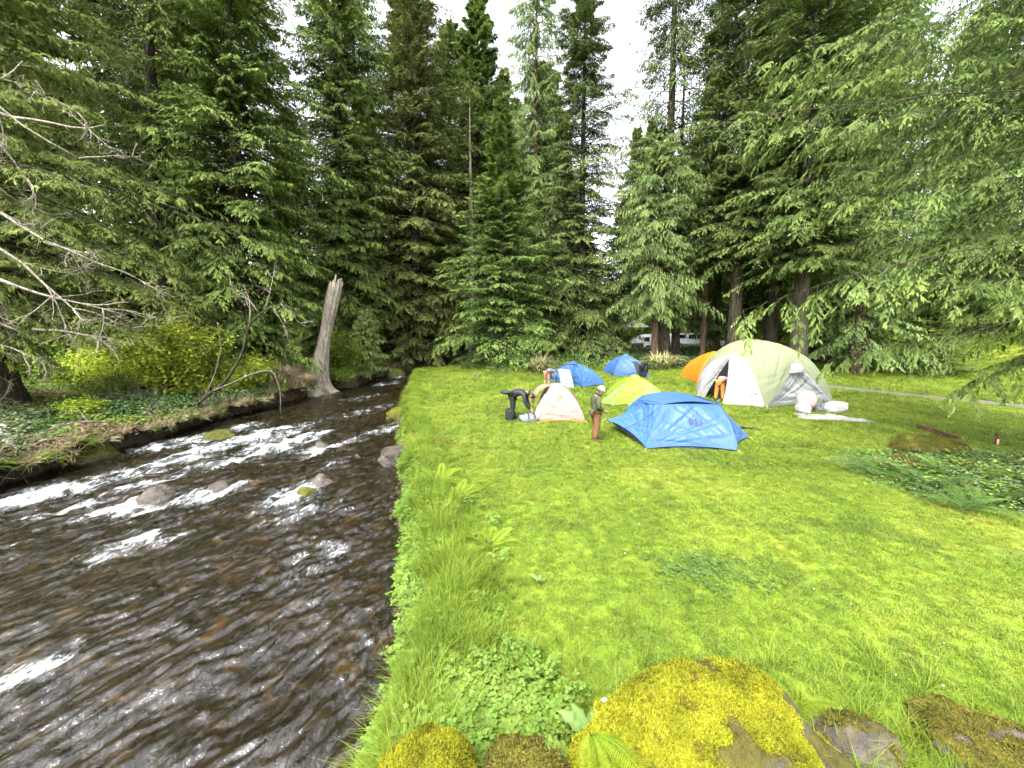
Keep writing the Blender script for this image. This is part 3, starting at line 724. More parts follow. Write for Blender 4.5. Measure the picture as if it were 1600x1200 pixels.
spots = [(-62, 40), (-54, 47), (-47, 38), (-48, 56), (-40, 49), (-34, 42), (-33, 57), (-27, 48), (-30, 70), (-19, 54), (-15, 66), (-12, 51), (-40, 33), (-33, 30), (-56, 30), (-27, 34), (-36, 24), (-44, 26), (-52, 21), (-29, 25.5), (-60, 27),
         (24, 52), (29, 60), (31, 47), (38, 56), (36, 70), (46, 52), (54, 60), (50, 44), (62, 52), (70, 44), (61, 38), (26, 76), (45, 78)]
for k, (x, y) in enumerate(spots):
    hgt_ = fr_.uniform(.75, 1.15) * (1.0 if abs(x - 5) > 9 else .72)
    put(far if fr_.uniform() < .5 else far2, x + fr_.uniform(-1.5, 1.5), y + fr_.uniform(-2, 2), fr_.uniform(0, 6), (1.1, 1.1, hgt_), far_lab(x, y), grp)
for k, (x, y, h) in enumerate(((-5.5, 56, 1.25), (-2.2, 61, 1.15), (.6, 57, 1.1), (-1.0, 52, 1.15), (5.0, 62, 1.1), (8.8, 60, .8), (8.5, 58, .5), (12.5, 66, .52), (16, 56, .62))):
    put(far2, x, y, k, (1, 1, h), far_lab(x, y), grp)

# leaning near tree on the left bank with long sweeping boughs
def left_len(a, q): return 1 + 0.25 * np.cos(a - .2)
lt = make_tree('hemlock_tree', (-19.3, 14.2, gz(-19.3, 14.2)), 'big dark hemlock at the left edge with long boughs sweeping over the bank', 'tree', 24, .55, 31, L_LEFT, B_DARK,
               base=3.3, Rm=6.6, nb=180, az=(-2.3, 1.7), slope=(-.10, .35), droop=.22, n1=24, n3=8, n2=9, lenfac=.30, twigdroop=.25, leaf=(.14, .026), leafdroop=.3, prof=.6, lean=(-2.0, .5), blen=left_len, zpow=1.6, skirt=.03, limb=.55)
# near cedar on the right whose boughs reach in over the lawn
def right_len(a, q): return (1 + 0.30 * np.cos(a - math.pi)) * np.clip(.70 + 1.3 * q, 0, 1.05)
rt = make_tree('cedar_tree', (13.9, 8.4, gz(13.9, 8.4) - .05), 'near cedar at the right edge with long fern like boughs reaching over the lawn', 'tree', 21, .48, 32, L_CEDN, B_DARK,
               base=3.9, Rm=7.6, nb=115, slope=(.12, .42), droop=.19, n1=26, n3=11, n2=10, lenfac=.31, twigdroop=.25, leaf=(.115, .028), leafdroop=.3, hang=.22, prof=.5, blen=right_len, zpow=1.7, az=(math.pi - 2.1, math.pi + 1.9), wmin=.1, skirt=.03, limb=.17)

(p_, d_, wv_, t_), lb_ = conifer_parts(37, 21, tr=.48, base=3.0, Rm=5.6, nb=7, zpow=7, slope=(.0, .3), droop=.24, n1=24, n3=11, n2=10, lenfac=.30, twigdroop=.3, leaf=(.115, .028), leafdroop=.4, hang=.3, prof=.5, az=(math.pi - .30, math.pi + .22), skirt=.02, limb=.3)
link('limbs', mk_mesh('limbs', lb_[0], lb_[1], B_DARK), rt); V, Q, t = kites(p_, d_, wv_, t_, np.clip(t_ + .3, 0, 1)); link('crown', mk_mesh('low_boughs', V, Q, L_CEDN, t), rt)
# bare trunks in the dark wood behind the stump
for k, (x, y, h, rr, lb) in enumerate(((-14.6, 33, 22, .22, 'bare grey brown trunk in the dark gap left of the stump top'), (-13.0, 35.5, 22, .2, 'thin dark trunk in the gap behind the stump'), (-12.0, 37, 20, .24, 'grey trunk standing in the dark gap right of the stump'),
                                  (14.2, 33.5, 26, .36, 'dark trunk in front of the rear of the white pickup'), (21.2, 45.5, 26, .22, 'thin dark trunk just behind the white pickup'), (16.4, 33.0, 24, .26, 'slim brown trunk in front of the hood of the white pickup'))):
    root = empty('bare_trunk_tree', (x, y, gz(x, y)), lb, 'tree')
    G = Geo(); G.add(*trunk_geo(h, rr, 400 + k)); link('trunk', G.mesh('trunk', B_RED if k in (0, 5) else B_DARK, True), root)
    r = np.random.default_rng(500 + k); nb = 26
    a = r.uniform(0, 6.28, nb); z0 = r.uniform(3, h * .8, nb); D = unit(np.stack([np.cos(a), np.sin(a), r.uniform(-.4, .2, nb)], 1))
    V, Q = sticks(np.stack([np.zeros(nb), np.zeros(nb), z0], 1), D, r.uniform(.4, 1.5, nb), np.full(nb, .15), np.full(nb, .015)); link('dead_twigs', mk_mesh('dead_twigs', V, Q, B_DARK), root)
# white snag
root = empty('dead_snag', (-3.9, 37.5, gz(-3.9, 37.5)), 'pale leafless snag standing among the conifers behind the young spruce', 'dead tree')
G = Geo(); G.add(*trunk_geo(25.0, .34, 420)); link('trunk', G.mesh('trunk', B_GREY, True), root)
r = np.random.default_rng(421); nb = 60; a = r.uniform(0, 6.28, nb); z0 = r.uniform(9, 24, nb)
D = unit(np.stack([np.cos(a), np.sin(a), r.uniform(-.5, .1, nb)], 1)); V, Q = sticks(np.stack([np.zeros(nb), np.zeros(nb), z0], 1), D, r.uniform(.5, 2.2, nb), np.full(nb, .2), np.full(nb, .022))
link('dead_branches', mk_mesh('dead_branches', V, Q, B_GREY), root)

# ---------------------------------------------------------------- dead wood
def branchy(p, d, L, r0, depth, r, out, bend=.25):
    n = 7; P = [np.array(p, float)]; d = unit(np.array(d, float)); curve = r.normal(0, bend, 3); curve[2] -= .12
    for k in range(n - 1):
        d = unit(d + curve / n + r.normal(0, .10, 3)); P.append(P[-1] + d * L / (n - 1))
    out.append((np.array(P), np.linspace(r0, r0 * .35, n)))
    if depth:
        for k in range(r.integers(3, 6)):
            i = r.integers(2, n); dd = unit(d + r.normal(0, .75, 3)); branchy(P[i], dd, L * r.uniform(.3, .55), r0 * .5, depth - 1, r, out, bend * 1.4)
def dead_branch(name, parent, p, d, L, r0, depth, seed, mat, off=(0, 0, 0), **kw):
    out = []; branchy(np.array(p, float) - np.array(off), d, L, r0, depth, np.random.default_rng(seed), out, .3)
    G = Geo()
    for P, rad in out: G.add(*tube(P, rad, 5))
    return link(name, G.mesh(name, mat, True), parent, **kw)
lo = lt.location
for k, (p, d, L) in enumerate((((-17.9, 12.0, 6.6), (.75, -.2, -.75), 3.6), ((-17.6, 11.6, 4.6), (.85, .1, -.62), 3.2), ((-16.6, 11.4, 3.2), (.9, .1, -.35), 2.3), ((-16.9, 11.8, 11.6), (.35, -.1, -.9), 2.6), ((-16.6, 12, 9.8), (.8, .1, -.6), 2.6), ((-15.0, 12.6, 6.1), (.9, .2, -.25), 1.9), ((-18.4, 11.5, 9.2), (.8, -.1, -.55), 3.0), ((-15.4, 12.4, 3.3), (.9, .3, -.2), 2.0))):
    dead_branch('dead_branch', lt, p, d, L, .05, 3, 600 + k, B_GREY, lo)
for k, (p, d, L) in enumerate((((-13.4, 9.7, 10.3), (.50, .0, -.85), 3.6), ((-13.6, 9.7, 7.2), (.72, .0, -.66), 3.8), ((-13.4, 9.9, 5.6), (.82, .1, -.50), 3.0), ((-12.6, 9.9, 8.6), (.85, .1, -.45), 2.3), ((-13.2, 10.0, 4.6), (.85, .1, -.35), 2.6))):
    z1 = p[2] + 1.2; poly_pts = np.array([(-19.6, 14.3, z1 + .6), (-17.4, 12.6, z1 + .8), (-15.2, 11.0, z1 + .3), p]) - np.array(lo); s_ = np.linspace(0, 3, 16)
    G = Geo(); G.add(*tube(np.stack([np.interp(s_, range(4), poly_pts[:, c]) for c in range(3)], 1), np.linspace(.09, .045, 16), 6)); link('dead_limb', G.mesh('dead_limb', B_PALE, True), lt)
    dead_branch('dead_branch', lt, p, d, L, .042, 3, 620 + k, B_GREY, lo)
ro = rt.location
for k, (p, d, L) in enumerate((((11.2, 7.2, 4.6), (-.75, -.1, -.5), 2.2), ((11.4, 7.0, 5.7), (-.3, -.1, -.9), 1.7), ((11.6, 7.0, 4.0), (-.9, .1, -.2), 2.6))):
    dead_branch('dead_branch', rt, p, d, L, .018, 2, 640 + k, B_PALE, ro)

# broken grey stump leaning over the stream
root = empty('broken_stump', (-11.55, 22.3, -.15), 'tall broken grey stump leaning right at the edge of the stream', 'stump')
n, sd_ = 34, 40; s = np.linspace(0, 1, n)
ax = np.stack([.05 + 1.45 * s ** 1.15, 0 * s, -.35 + 6.6 * s], 1)
rad = .32 + .13 * (1 - s) + .70 * np.exp(-s * 11) + .05 * np.sin(s * 9)
a = np.arange(sd_) * 2 * math.pi / sd_
V = []
for k in range(n):
    fl = 1 + .16 * vn(a * 3.2 + 20, s[k] * 1.4 + 0 * a, 431) + .13 * vn(a * 7.5 + 9, s[k] * 1.2 + 0 * a, 432) + .35 * np.exp(-s[k] * 12) * np.sin(a * 5 + 1)
    V.append(ax[k] + (rad[k] * fl)[:, None] * np.stack([np.cos(a), np.sin(a), 0 * a], 1))
V = np.array(V)
V[-1, :, 2] += .55 * vn(a * 2.6, 0 * a + 2.2, 433) - .15; V[-2, :, 2] += .2 * vn(a * 2.6, 0 * a + 2.2, 433)
V = V.reshape(-1, 3); i = np.arange(n - 1)[:, None] * sd_; j = np.arange(sd_)[None]; k = (j + 1) % sd_
Q = np.stack([i + j, i + k, i + sd_ + k, i + sd_ + j], -1).reshape(-1, 4)
link('trunk', mk_mesh('trunk', V, Q, B_GREY, smooth=True), root)
for k, (x, zt, w_, h) in enumerate(((1.42, 5.95, .09, .62), (1.68, 5.95, .06, .42), (1.30, 5.9, .05, .38))):
    G = Geo(); G.add(*tube([(x - .1, -.1 + .1 * k, zt - .5), (x, -.1 + .1 * k, zt), (x + .10, -.08 + .1 * k, zt + h)], [w_, w_ * .9, w_ * .3], 6)); link('splinter', G.mesh('splinter', B_GREY), root)
r = np.random.default_rng(440)
for k in range(13):
    a0 = -2.9 + k * .42; d0 = np.array([math.cos(a0), math.sin(a0), 0]); G = Geo()
    P = [np.array([.05, 0, .55]) + d0 * .28, np.array([.05, 0, .2]) + d0 * .5 + r.normal(0, .04, 3), np.array([.05, 0, -.05]) + d0 * r.uniform(.7, 1.0), np.array([.05, 0, -.3]) + d0 * r.uniform(.95, 1.4)]
    G.add(*tube(P, [.09, .06, .04, .02], 6)); link('root', G.mesh('root', B_GREY if k % 3 else B_PALE, True), root)

# arching dead sapling over the bank
root = empty('arching_sapling', (-12.5, 15.0, gz(-12.9, 15.0)), 'bent leafless sapling arching out from the left bank over the stream', 'sapling')
def poly(parent, name, P, r0, r1, mat, sides=6, off=(0, 0, 0)):
    P = np.array(P, float) - np.array(off); s = np.linspace(0, len(P) - 1, len(P) * 5)
    Pi = np.stack([np.interp(s, range(len(P)), P[:, c]) for c in range(3)], 1)
    for _ in range(3): Pi[1:-1] = (Pi[:-2] + Pi[1:-1] * 2 + Pi[2:]) / 4
    G = Geo(); G.add(*tube(Pi, np.linspace(r0, r1, len(Pi)), sides)); return link(name, G.mesh(name, mat, True), parent)
S0 = np.array(root.location)
stem = poly(root, 'stem', [(-12.9, 15.1, -.1), (-12.3, 15.1, .55), (-11.4, 15.2, 1.2), (-10.75, 15.3, 2.3), (-10.45, 15.3, 3.5), (-9.6, 15.2, 4.15), (-8.7, 15.1, 4.3), (-8.3, 15.0, 3.5)], .075, .014, B_DARK, off=S0)
poly(root, 'branch', [(-11.9, 15.1, .85), (-11.0, 15.0, 1.2), (-10.1, 14.9, 1.6), (-9.3, 14.9, 1.75), (-9.05, 14.9, .9), (-9.1, 14.9, .0)], .04, .012, B_PALE, off=S0)
poly(root, 'branch', [(-12.2, 15.1, .6), (-11.7, 15.1, 1.6), (-11.5, 15.2, 2.6), (-11.6, 15.2, 3.6)], .035, .01, B_PALE, off=S0)
for k, (p, d, L) in enumerate((((-10.4, 15.3, 3.6), (.2, 0, .9), 1.5), ((-9.7, 15.2, 4.1), (.3, 0, .7), 1.3), ((-9.0, 15.1, 4.3), (.6, 0, -.6), 1.2), ((-10.0, 15.2, 4.0), (-.6, .1, .8), 1.4), ((-9.4, 15.2, 4.2), (.5, .1, -.5), 1.0))):
    dead_branch('twig', root, p, d, L, .022, 2, 660 + k, B_GREY, S0)

# driftwood, root tangle and fallen logs on the left bank
root = empty('driftwood_log', (-14.0, 10.6, gz(-14.0, 10.6)), 'bleached driftwood log end lying on the left bank at the photo edge', 'driftwood')
G = Geo(); G.add(*tube([(-14.7, 10.9, .50), (-14.2, 10.55, .36), (-13.6, 10.2, .12), (-13.2, 10.0, .0)], [.09, .14, .13, .07], 10)); link('log', G.mesh('log', simple_mat('bleached_wood', (.38, .36, .34), .8, .1, .5, 9, .6, 30), True, root.location), root)
root = empty('root_tangle', (-13.4, 9.9, -.4), 'dark tangle of exposed roots under the left bank at the photo edge', 'roots')
r = np.random.default_rng(451)
for k in range(16):
    p0 = np.array([-13.6 + r.uniform(-.3, .3), 8.8 + k * .14, -.02 + r.uniform(-.25, .2)]); P = [p0]
    d = unit(np.array([.8, r.uniform(-.9, .5), -.35]))
    for q_ in range(6): d = unit(d + r.normal(0, .35, 3) - Zu * .06); P.append(P[-1] + d * .22)
    poly(root, 'root', P, .045, .008, B_PALE if k % 2 else B_DARK, 5, root.location)
for k, (x, y, L, a, rr, lb) in enumerate(((-15.4, 14.6, 2.4, .05, .10, 'dark fallen log lying on the ivy of the left bank'), (-14.4, 12.2, 1.5, .5, .06, 'thin brown fallen stick near the edge of the left bank'), (-17.2, 13.0, 1.8, -.3, .07, 'mossy fallen branch below the leaning hemlock'))):
    d = np.array([math.cos(a), math.sin(a), 0]); P = np.array([(x, y, 0)]) + d * np.linspace(-L / 2, L / 2, 7)[:, None]
    P[:, 2] = terrain(P[:, 0], P[:, 1]).max() * .5 + terrain(P[:, 0], P[:, 1]) * .5 + rr * .8 + .03 * np.sin(np.arange(7) * 1.7)
    root = empty('fallen_log', P[3], lb, 'log'); poly(root, 'log', P, rr, rr * .7, [B_DARK, B_PALE, B_DARK][k], 9, P[3])
    dead_branch('stub', root, P[2], (.2, -.3, .9), .4, .02, 1, 670 + k, B_DARK, P[3])

# ---------------------------------------------------------------- shrubs
L_VINE = leaf_mat('vine_maple_leaf', (0.17, 0.25, 0.025), (0.42, 0.48, 0.06), .4, scale=.8)
L_BUSH = leaf_mat('bush_leaf', (0.06, 0.11, 0.02), (0.24, 0.32, 0.05), .35, scale=.9)
L_PALEC = leaf_mat('young_cedar_leaf', (0.11, 0.17, 0.04), (0.30, 0.38, 0.12), .3)
L_STRAW = leaf_mat('dry_straw', (0.24, 0.19, 0.11), (0.50, 0.40, 0.26), .2, scale=1.5)
L_IVY = leaf_mat('ivy_leaf', (0.022, 0.055, 0.018), (0.12, 0.19, 0.055), .2, scale=1.1, rough=.4)

def shrub(name, loc, label, cat, size, nstem, nleaf, leafsz, seed, leafm, stemm, group=None, spread=.8, up=.8, clump=.22, wide=.6):
    r = np.random.default_rng(seed); root = empty(name, loc, label, cat, group); size = np.array(size, float)
    G = Geo(); tips = []
    for k in range(nstem):
        a = k * 2.4 + r.uniform(-.4, .4); q_ = math.sqrt(r.uniform(.05, 1)); tip = np.array([math.cos(a) * size[0] * q_ * spread, math.sin(a) * size[1] * q_ * spread, size[2] * r.uniform(.55, 1.0) * (1 - .35 * q_)])
        mid = tip * np.array([.35, .35, .55]) + r.normal(0, .06, 3) * size
        s = np.linspace(0, 1, 7)[:, None]; P = (1 - s) ** 2 * np.array([0, 0, -.15]) + 2 * s * (1 - s) * mid + s * s * tip
        G.add(*tube(P, np.linspace(.012 + .006 * size[2], .004, 7), 5)); tips.append(P)
    link('stems', G.mesh('stems', stemm, True), root)
    tips = np.array(tips); k = r.integers(0, nstem, nleaf); u = r.power(2.2, nleaf) * .85 + .15
    i = np.clip((u * 6).astype(int), 0, 5); f = (u * 6 - i)[:, None]
    P = tips[k, i] * (1 - f) + tips[k, i + 1] * f + r.normal(0, clump, (nleaf, 3)) * size * np.array([.8, .8, .55])
    P[:, 2] = np.abs(P[:, 2])
    D = unit(np.stack([r.normal(0, 1, nleaf), r.normal(0, 1, nleaf), r.normal(-.15, .45, nleaf)], 1)); Nn = unit(np.array([0, 0, 1.0]) + r.normal(0, .5, (nleaf, 3)))
    ll = leafsz * r.uniform(.6, 1.3, nleaf)
    wv = unit(np.cross(D, Nn)) * (ll * wide * .5)[:, None]
    V, Q, t = kites(P, D * ll[:, None], wv, r.uniform(.1, .9, nleaf), r.uniform(.3, 1, nleaf))
    link('foliage', mk_mesh('foliage', V, Q, leafm, t), root)
    return root
shrub('vine_maple_shrub', (-14.9, 16.6, gz(-14.9, 16.6)), 'tall yellow green vine maple shrub on the left bank behind the bent sapling', 'shrub', (3.0, 2.2, 4.3), 20, 9000, .15, 701, L_VINE, B_DARK, clump=.13)
shrub('vine_maple_shrub', (-12.9, 18.6, gz(-12.9, 18.6)), 'lower fresh green shrub spilling down the bank towards the water', 'shrub', (1.8, 1.5, 2.2), 16, 6000, .11, 702, L_VINE, B_DARK, clump=.16)
shrub('bushy_shrub', (-11.3, 24.6, gz(-11.3, 24.6)), 'rounded mid green bush right behind the grey stump', 'shrub', (1.7, 1.4, 3.5), 18, 9000, .13, 703, L_BUSH, B_DARK, clump=.2)
make_tree('cedar_sapling', (-10.0, 26.3, gz(-10.3, 26.3)), 'small pale green cedar sapling at the water edge right of the stump', 'sapling', 4.3, .05, 704, L_PALEC, B_RED,
          base=.2, Rm=1.8, nb=90, slope=(.1, .6), droop=.35, n1=18, n2=7, lenfac=.4, twigdroop=.4, leaf=(.18, .06), leafdroop=.6, prof=.8, hang=.25, skirt=.1)
def grass_mound(name, loc, label, cat, n, h, rad, seed, mat, lean=.9, wd=.03, group=None):
    root = empty(name, loc, label, cat, group)
    link('blades', tuft(n, h, wd, rad, lean, seed, .8).mesh('blades', mat), root); return root
grass_mound('dry_grass_clump', (-13.0, 20.6, gz(-13.0, 20.6) - .1), 'tan mound of dry grass and twigs left of the grey stump', 'grass clump', 2600, 1.35, 1.3, 711, L_STRAW, .7, .035)
grass_mound('dry_grass_clump', (-11.9, 20.9, gz(-12.2, 20.9) - .1), 'smaller straw coloured clump hanging over the water at the foot of the stump', 'grass clump', 1200, .95, .8, 712, L_STRAW, .9, .03)
L_SWORD = leaf_mat('faded_sword_leaf', (0.16, 0.17, 0.06), (0.42, 0.38, 0.20), .2, scale=2)
grass_mound('sword_leaf_clump', (2.0, 27.0, gz(2.0, 27.0)), 'faded arching sword leaf clump in front of the spruce, left of the blue tent', 'plant', 170, 1.5, .45, 713, L_SWORD, 1.25, .09)
grass_mound('sword_leaf_clump', (11.3, 29.0, gz(11.3, 29.0)), 'faded arching sword leaf clump between the back blue tent and the trailer', 'plant', 220, 1.6, .6, 714, L_SWORD, 1.3, .09)
bush_sp = [(-22, 22, 2.8, 'bright green bush lit behind the trunk of the leaning left hemlock'), (-25, 17, 3.0, 'bright leafy bush at the left edge behind the leaning hemlock'), (24.2, 27.8, 1.1, 'low brownish bush at the edge of the far right lawn'), (19.4, 27.4, 1.5, 'dark leafy bush behind the large white tent'),
           (22.5, 34.5, 2.6, 'bright green bush right of the white pickup'), (28.5, 31.8, 1.8, 'leafy bush at the foot of the hill lawn left of centre'), (32.5, 29.0, 1.6, 'leafy bush at the foot of the hill lawn in the middle'), (36.5, 26.5, 1.7, 'leafy bush at the foot of the hill lawn furthest right'), (-26, 29, 3.4, 'bright bush seen through the left trees above the vine maple'),
           (25.5, 41, 3.4, 'tall bright bush in the gap behind the slim trunks'), (5.2, 31.6, 1.1, 'low dark bush under the tall narrow fir'), (1.4, 29.6, .8, 'small leafy plant under the young spruce')]
for k, (x, y, h, lb) in enumerate(bush_sp):
    dk = k in (2, 3, 10, 11)
    shrub('leafy_bush', (x, y, gz(x, y)), lb, 'bush', (h * .95, h * .8, h), 12, 2600, .16 if h > 2 else .12, 720 + k, L_IVY if dk else (L_VINE if k in (0, 1, 8, 4) else L_BUSH), B_DARK, 'bushes at the edge of the wood')
for k, (x, y, h, lb) in enumerate(((-15.2, 13.3, .8, 'low yellow green shrub on the left bank in front of the vine maple'), (-17.0, 16.2, 1.5, 'leafy shrub under the boughs of the leaning hemlock'), (-13.9, 17.4, 1.2, 'fresh green shrub at the foot of the bent sapling'), (-19.5, 18.5, 2.0, 'bright shrub glowing behind the trunk of the left hemlock'), (-16.2, 19.2, 1.8, 'bright shrub between the vine maple and the dense hemlock'), (-10.9, 23.6, 1.2, 'low leafy shrub on the water side behind the stump'))):
    shrub('leafy_bush', (x, y, gz(x, y)), lb, 'bush', (h * 1.2, h, h), 14, 2400, .10, 760 + k, [L_VINE, L_BUSH, L_VINE, L_VINE, L_VINE, L_BUSH][k], B_DARK, 'bushes on the left bank', clump=.2)
for k, (x, y, lb) in enumerate(((-15.9, 15.3, 'tangle of grey dead branches under the vine maple'), (-13.6, 12.9, 'small heap of grey brushwood on the edge of the left bank'), (-14.3, 19.6, 'grey brushwood leaning beside the tan grass mound'), (-17.5, 11.8, 'grey dead branches fallen at the foot of the leaning hemlock'))):
    root = empty('brushwood', (x, y, gz(x, y)), lb, 'brushwood', 'brushwood on the left bank'); r = np.random.default_rng(780 + k)
    for q_ in range(4): a_ = r.uniform(0, 6.28); dead_branch('dead_branch', root, (r.normal(0, .3), r.normal(0, .3), .05), (math.cos(a_), math.sin(a_), r.uniform(.15, .7)), r.uniform(.9, 1.7), .028, 2, 790 + k * 7 + q_, B_PALE if q_ % 2 else B_GREY)
# far deciduous wood and hillside scrub that reads as one mass
def blob(seed, n, sz):
    r = np.random.default_rng(seed); P = unit(r.normal(size=(n, 3))) * (r.uniform(.35, 1, n) ** .6)[:, None] * (1 + .3 * np.sin(r.uniform(0, 6, n)))[:, None]
    D = unit(r.normal(size=(n, 3))); Nn = unit(P + r.normal(0, .5, (n, 3))); wv = unit(np.cross(D, Nn)) * sz * .35
    V, Q, t = kites(P + np.array([0, 0, .6]), D * sz, wv, r.uniform(0, .8, n), r.uniform(.2, 1, n)); return V, Q, t
bl = [mk_mesh('leaf_mass', *blob(740 + k, 1500, .16)[:2], [L_VINE, L_BUSH, L_BUSH][k], blob(740 + k, 1500, .16)[2]) for k in range(3)]
src = source('leaf_mass', bl)
P = []; S = []
r = np.random.default_rng(750)
for _ in range(110):
    x = r.uniform(-42, -20.5); y = r.uniform(13, 30); P.append((x, y)); S.append(r.uniform(.6, 1.5))
for _ in range(200):
    x = r.uniform(-75, -24); y = r.uniform(14, 60); P.append((x, y)); S.append(r.uniform(1.0, 2.4))
for _ in range(150):
    x = r.uniform(-26, 60); y = r.uniform(46, 75); P.append((x, y)); S.append(r.uniform(1.2, 3.0))
for _ in range(130):
    s_ = r.uniform(0, 1); x = 26 + 40 * s_ + r.uniform(-2, 2); y = 38 - 14 * s_ + r.uniform(-2, 3.5); P.append((x, y)); S.append(r.uniform(.4, .9))
P = np.array(P); zz = terrain(P[:, 0], P[:, 1])
scatter('far_undergrowth', np.column_stack([P, zz - .1]), np.stack([r.normal(0, .2, len(P)), r.normal(0, .2, len(P)), r.uniform(0, 6, len(P))], 1), S, src, r.integers(0, 3, len(P)), 'mass of bright green undergrowth on the slopes behind the trees')
# ---------------------------------------------------------------- grass
m, t, out = nmat('lawn_blade'); N = NT(t)
c = lawn_colour(N)
c = N.mix(N.math('MULTIPLY', N.attr('tint'), .35, True), c, (0.185, 0.225, 0.030))
oi = N.n('ShaderNodeObjectInfo').outputs['Random']
hv = N.n('ShaderNodeHueSaturation'); N.l(c, hv.inputs['Color']); N.l(N.math('ADD', .75, N.math('MULTIPLY', oi, .5)), hv.inputs['Value']); N.l(N.math('ADD', .485, N.math('MULTIPLY', oi, .03)), hv.inputs['Hue'])
p = principled(N, hv.outputs[0], .5, .25); tr = N.n('ShaderNodeBsdfTranslucent'); N.l(hv.outputs[0], tr.inputs[0])
mx = N.n('ShaderNodeMixShader'); mx.inputs[0].default_value = .35; N.l(p.outputs[0], mx.inputs[1]); N.l(tr.outputs[0], mx.inputs[2]); N.l(mx.outputs[0], out.inputs[0]); M_BLADE = m
L_TALL = leaf_mat('tall_grass', (0.055, 0.110, 0.010), (0.200, 0.265, 0.035), .4, scale=1.2)
L_CLOV = leaf_mat('clover_leaf', (0.055, 0.115, 0.015), (0.17, 0.25, 0.05), .35, scale=2)
L_FERN = leaf_mat('fern_leaf', (0.03, 0.07, 0.016), (0.11, 0.18, 0.045), .3, scale=2)
L_FERNY = leaf_mat('fresh_fern_leaf', (0.10, 0.17, 0.012), (0.24, 0.29, 0.03), .35, scale=2)
L_BROAD = leaf_mat('broad_leaf', (0.075, 0.14, 0.03), (0.19, 0.27, 0.09), .3, scale=2)

src = source('lawn_tuft', [tuft(30, .055, .0055, .075, 1.3, 800 + k).mesh('lawn_tuft', M_BLADE) for k in range(5)])
def tuft_pts(n, x0, x1, y0, y1, seed):
    r = np.random.default_rng(seed); x = r.uniform(x0, x1, n); y = r.uniform(y0, y1, n)
    k = (x - xr(y) > .55) & (np.abs(x) < y * 1.36 + 3.5)
    bd = np.exp(-(((x - 10.8) / 3.3) ** 4 + ((y - 7.7 + (x - 10.5) * .25) / 1.7) ** 4)); k &= bd < .4
    pth = np.min((x[:, None] - px_[None, ::4]) ** 2 + (y[:, None] - py_[None, ::4]) ** 2, 1) > .72 ** 2; k &= pth
    for (sx, sy, sr) in ((7.4, 5.4, .4), (8.1, 10.4, .4)): k &= ~(((x - sx) ** 2 + ((y - sy) * 1.6) ** 2 < sr ** 2) & (r.uniform(0, 1, n) < .7))
    return x[k], y[k]
XS, YS, SS = [], [], []
for n, a, s in ((26000, (-2, 10.5, .6, 6.0), 1.05), (26000, (-3, 14, 6.0, 10.5), 1.25), (26000, (-5, 24, 10.5, 17), 1.7), (26000, (-8, 40, 17, 31), 2.6)):
    x, y = tuft_pts(n, *a, seed=820 + int(s * 10)); XS.append(x); YS.append(y); SS.append(np.full(len(x), s))
x = np.concatenate(XS); y = np.concatenate(YS); s = np.concatenate(SS); r = np.random.default_rng(5); n = len(x)
s = s * r.uniform(.7, 1.25, n) * np.where(y < 9, .72, 1) * (1 + .3 * np.clip(vn(x * .9, y * .9, 131), 0, 1) * (y < 12))
scatter('lawn_grass', np.column_stack([x, y, terrain(x, y) - .004]), np.stack([r.normal(0, .12, n), r.normal(0, .12, n), r.uniform(0, 6.28, n)], 1), s, src, r.integers(0, 5, n), 'short mown grass blades covering the lawn')

# tall grass of the bank, thinning into the lawn
src = source('bank_tuft', [tuft(26, .42, .0085, .10, 1.0, 840 + k).mesh('bank_tuft', L_TALL) for k in range(4)] + [tuft(20, .30, .007, .09, 1.3, 850 + k).mesh('bank_tuft', L_TALL) for k in range(2)])
r = np.random.default_rng(6); n = 9000
y = 2.0 + 27 * r.uniform(0, 1, n) ** 1.35; d = r.gamma(2.2, .30, n) + .02; x = xr(y) + d
wz = np.interp(y, [2, 4, 8, 14, 20, 30], [1.35, 1.3, 1.15, .9, .8, .8]); k = (d < wz * (1.25 + .5 * vn(y * 1.3, 2.2, 132))) & ((d > .45 + .3 * vn(y * 3.1, 6.5, 135)) | (vn(y * 1.9, 5.5, 133) + .35 * vn(y * 6, 1.5, 134) > .06)); x, y, d = x[k], y[k], d[k]
x2 = r.uniform(-1.0, 4.6, 420); y2 = 2.4 + r.gamma(1.4, .26, 420); x = np.concatenate([x, x2]); y = np.concatenate([y, y2]); d = np.concatenate([d, np.full(420, .9)]); n = len(x)
s = r.uniform(.45, 1.1, n) * np.interp(d, [0, .15, .5, 1.0, 1.5], [.5, .75, 1.0, .75, .4]) * np.interp(y, [2, 10, 30], [.95, 1.0, .9])
scatter('bank_grass', np.column_stack([x, y, terrain(x, y) - .01]), np.stack([r.normal(0, .15, n), r.normal(-.05, .15, n), r.uniform(0, 6.28, n)], 1), s, src, r.integers(0, 6, n), 'long unmown grass along the right edge of the stream')

# gravel and small stones exposed along the water's edge
srcp = source('shore_stone', [rock_mesh('shore_stone', (1, .8, .6), 330 + k, [M_WETB, M_WET, M_MOSSY][k % 3], 2, .4, .4, 1.2) for k in range(6)])
n = 1500; y = 1.8 + 24 * r.uniform(0, 1, n) ** 1.5; x = xr(y) + r.normal(.06, .16, n); sc_ = .015 + .075 * r.power(.45, n)
scatter('shore_stones', np.column_stack([x, y, np.maximum(terrain(x, y), zw(y) - .06) + sc_ * .15]), np.stack([r.normal(0, .3, n), r.normal(0, .3, n), r.uniform(0, 6.28, n)], 1), sc_, srcp, r.integers(0, 6, n), 'small wet stones along the foot of the lawn bank')
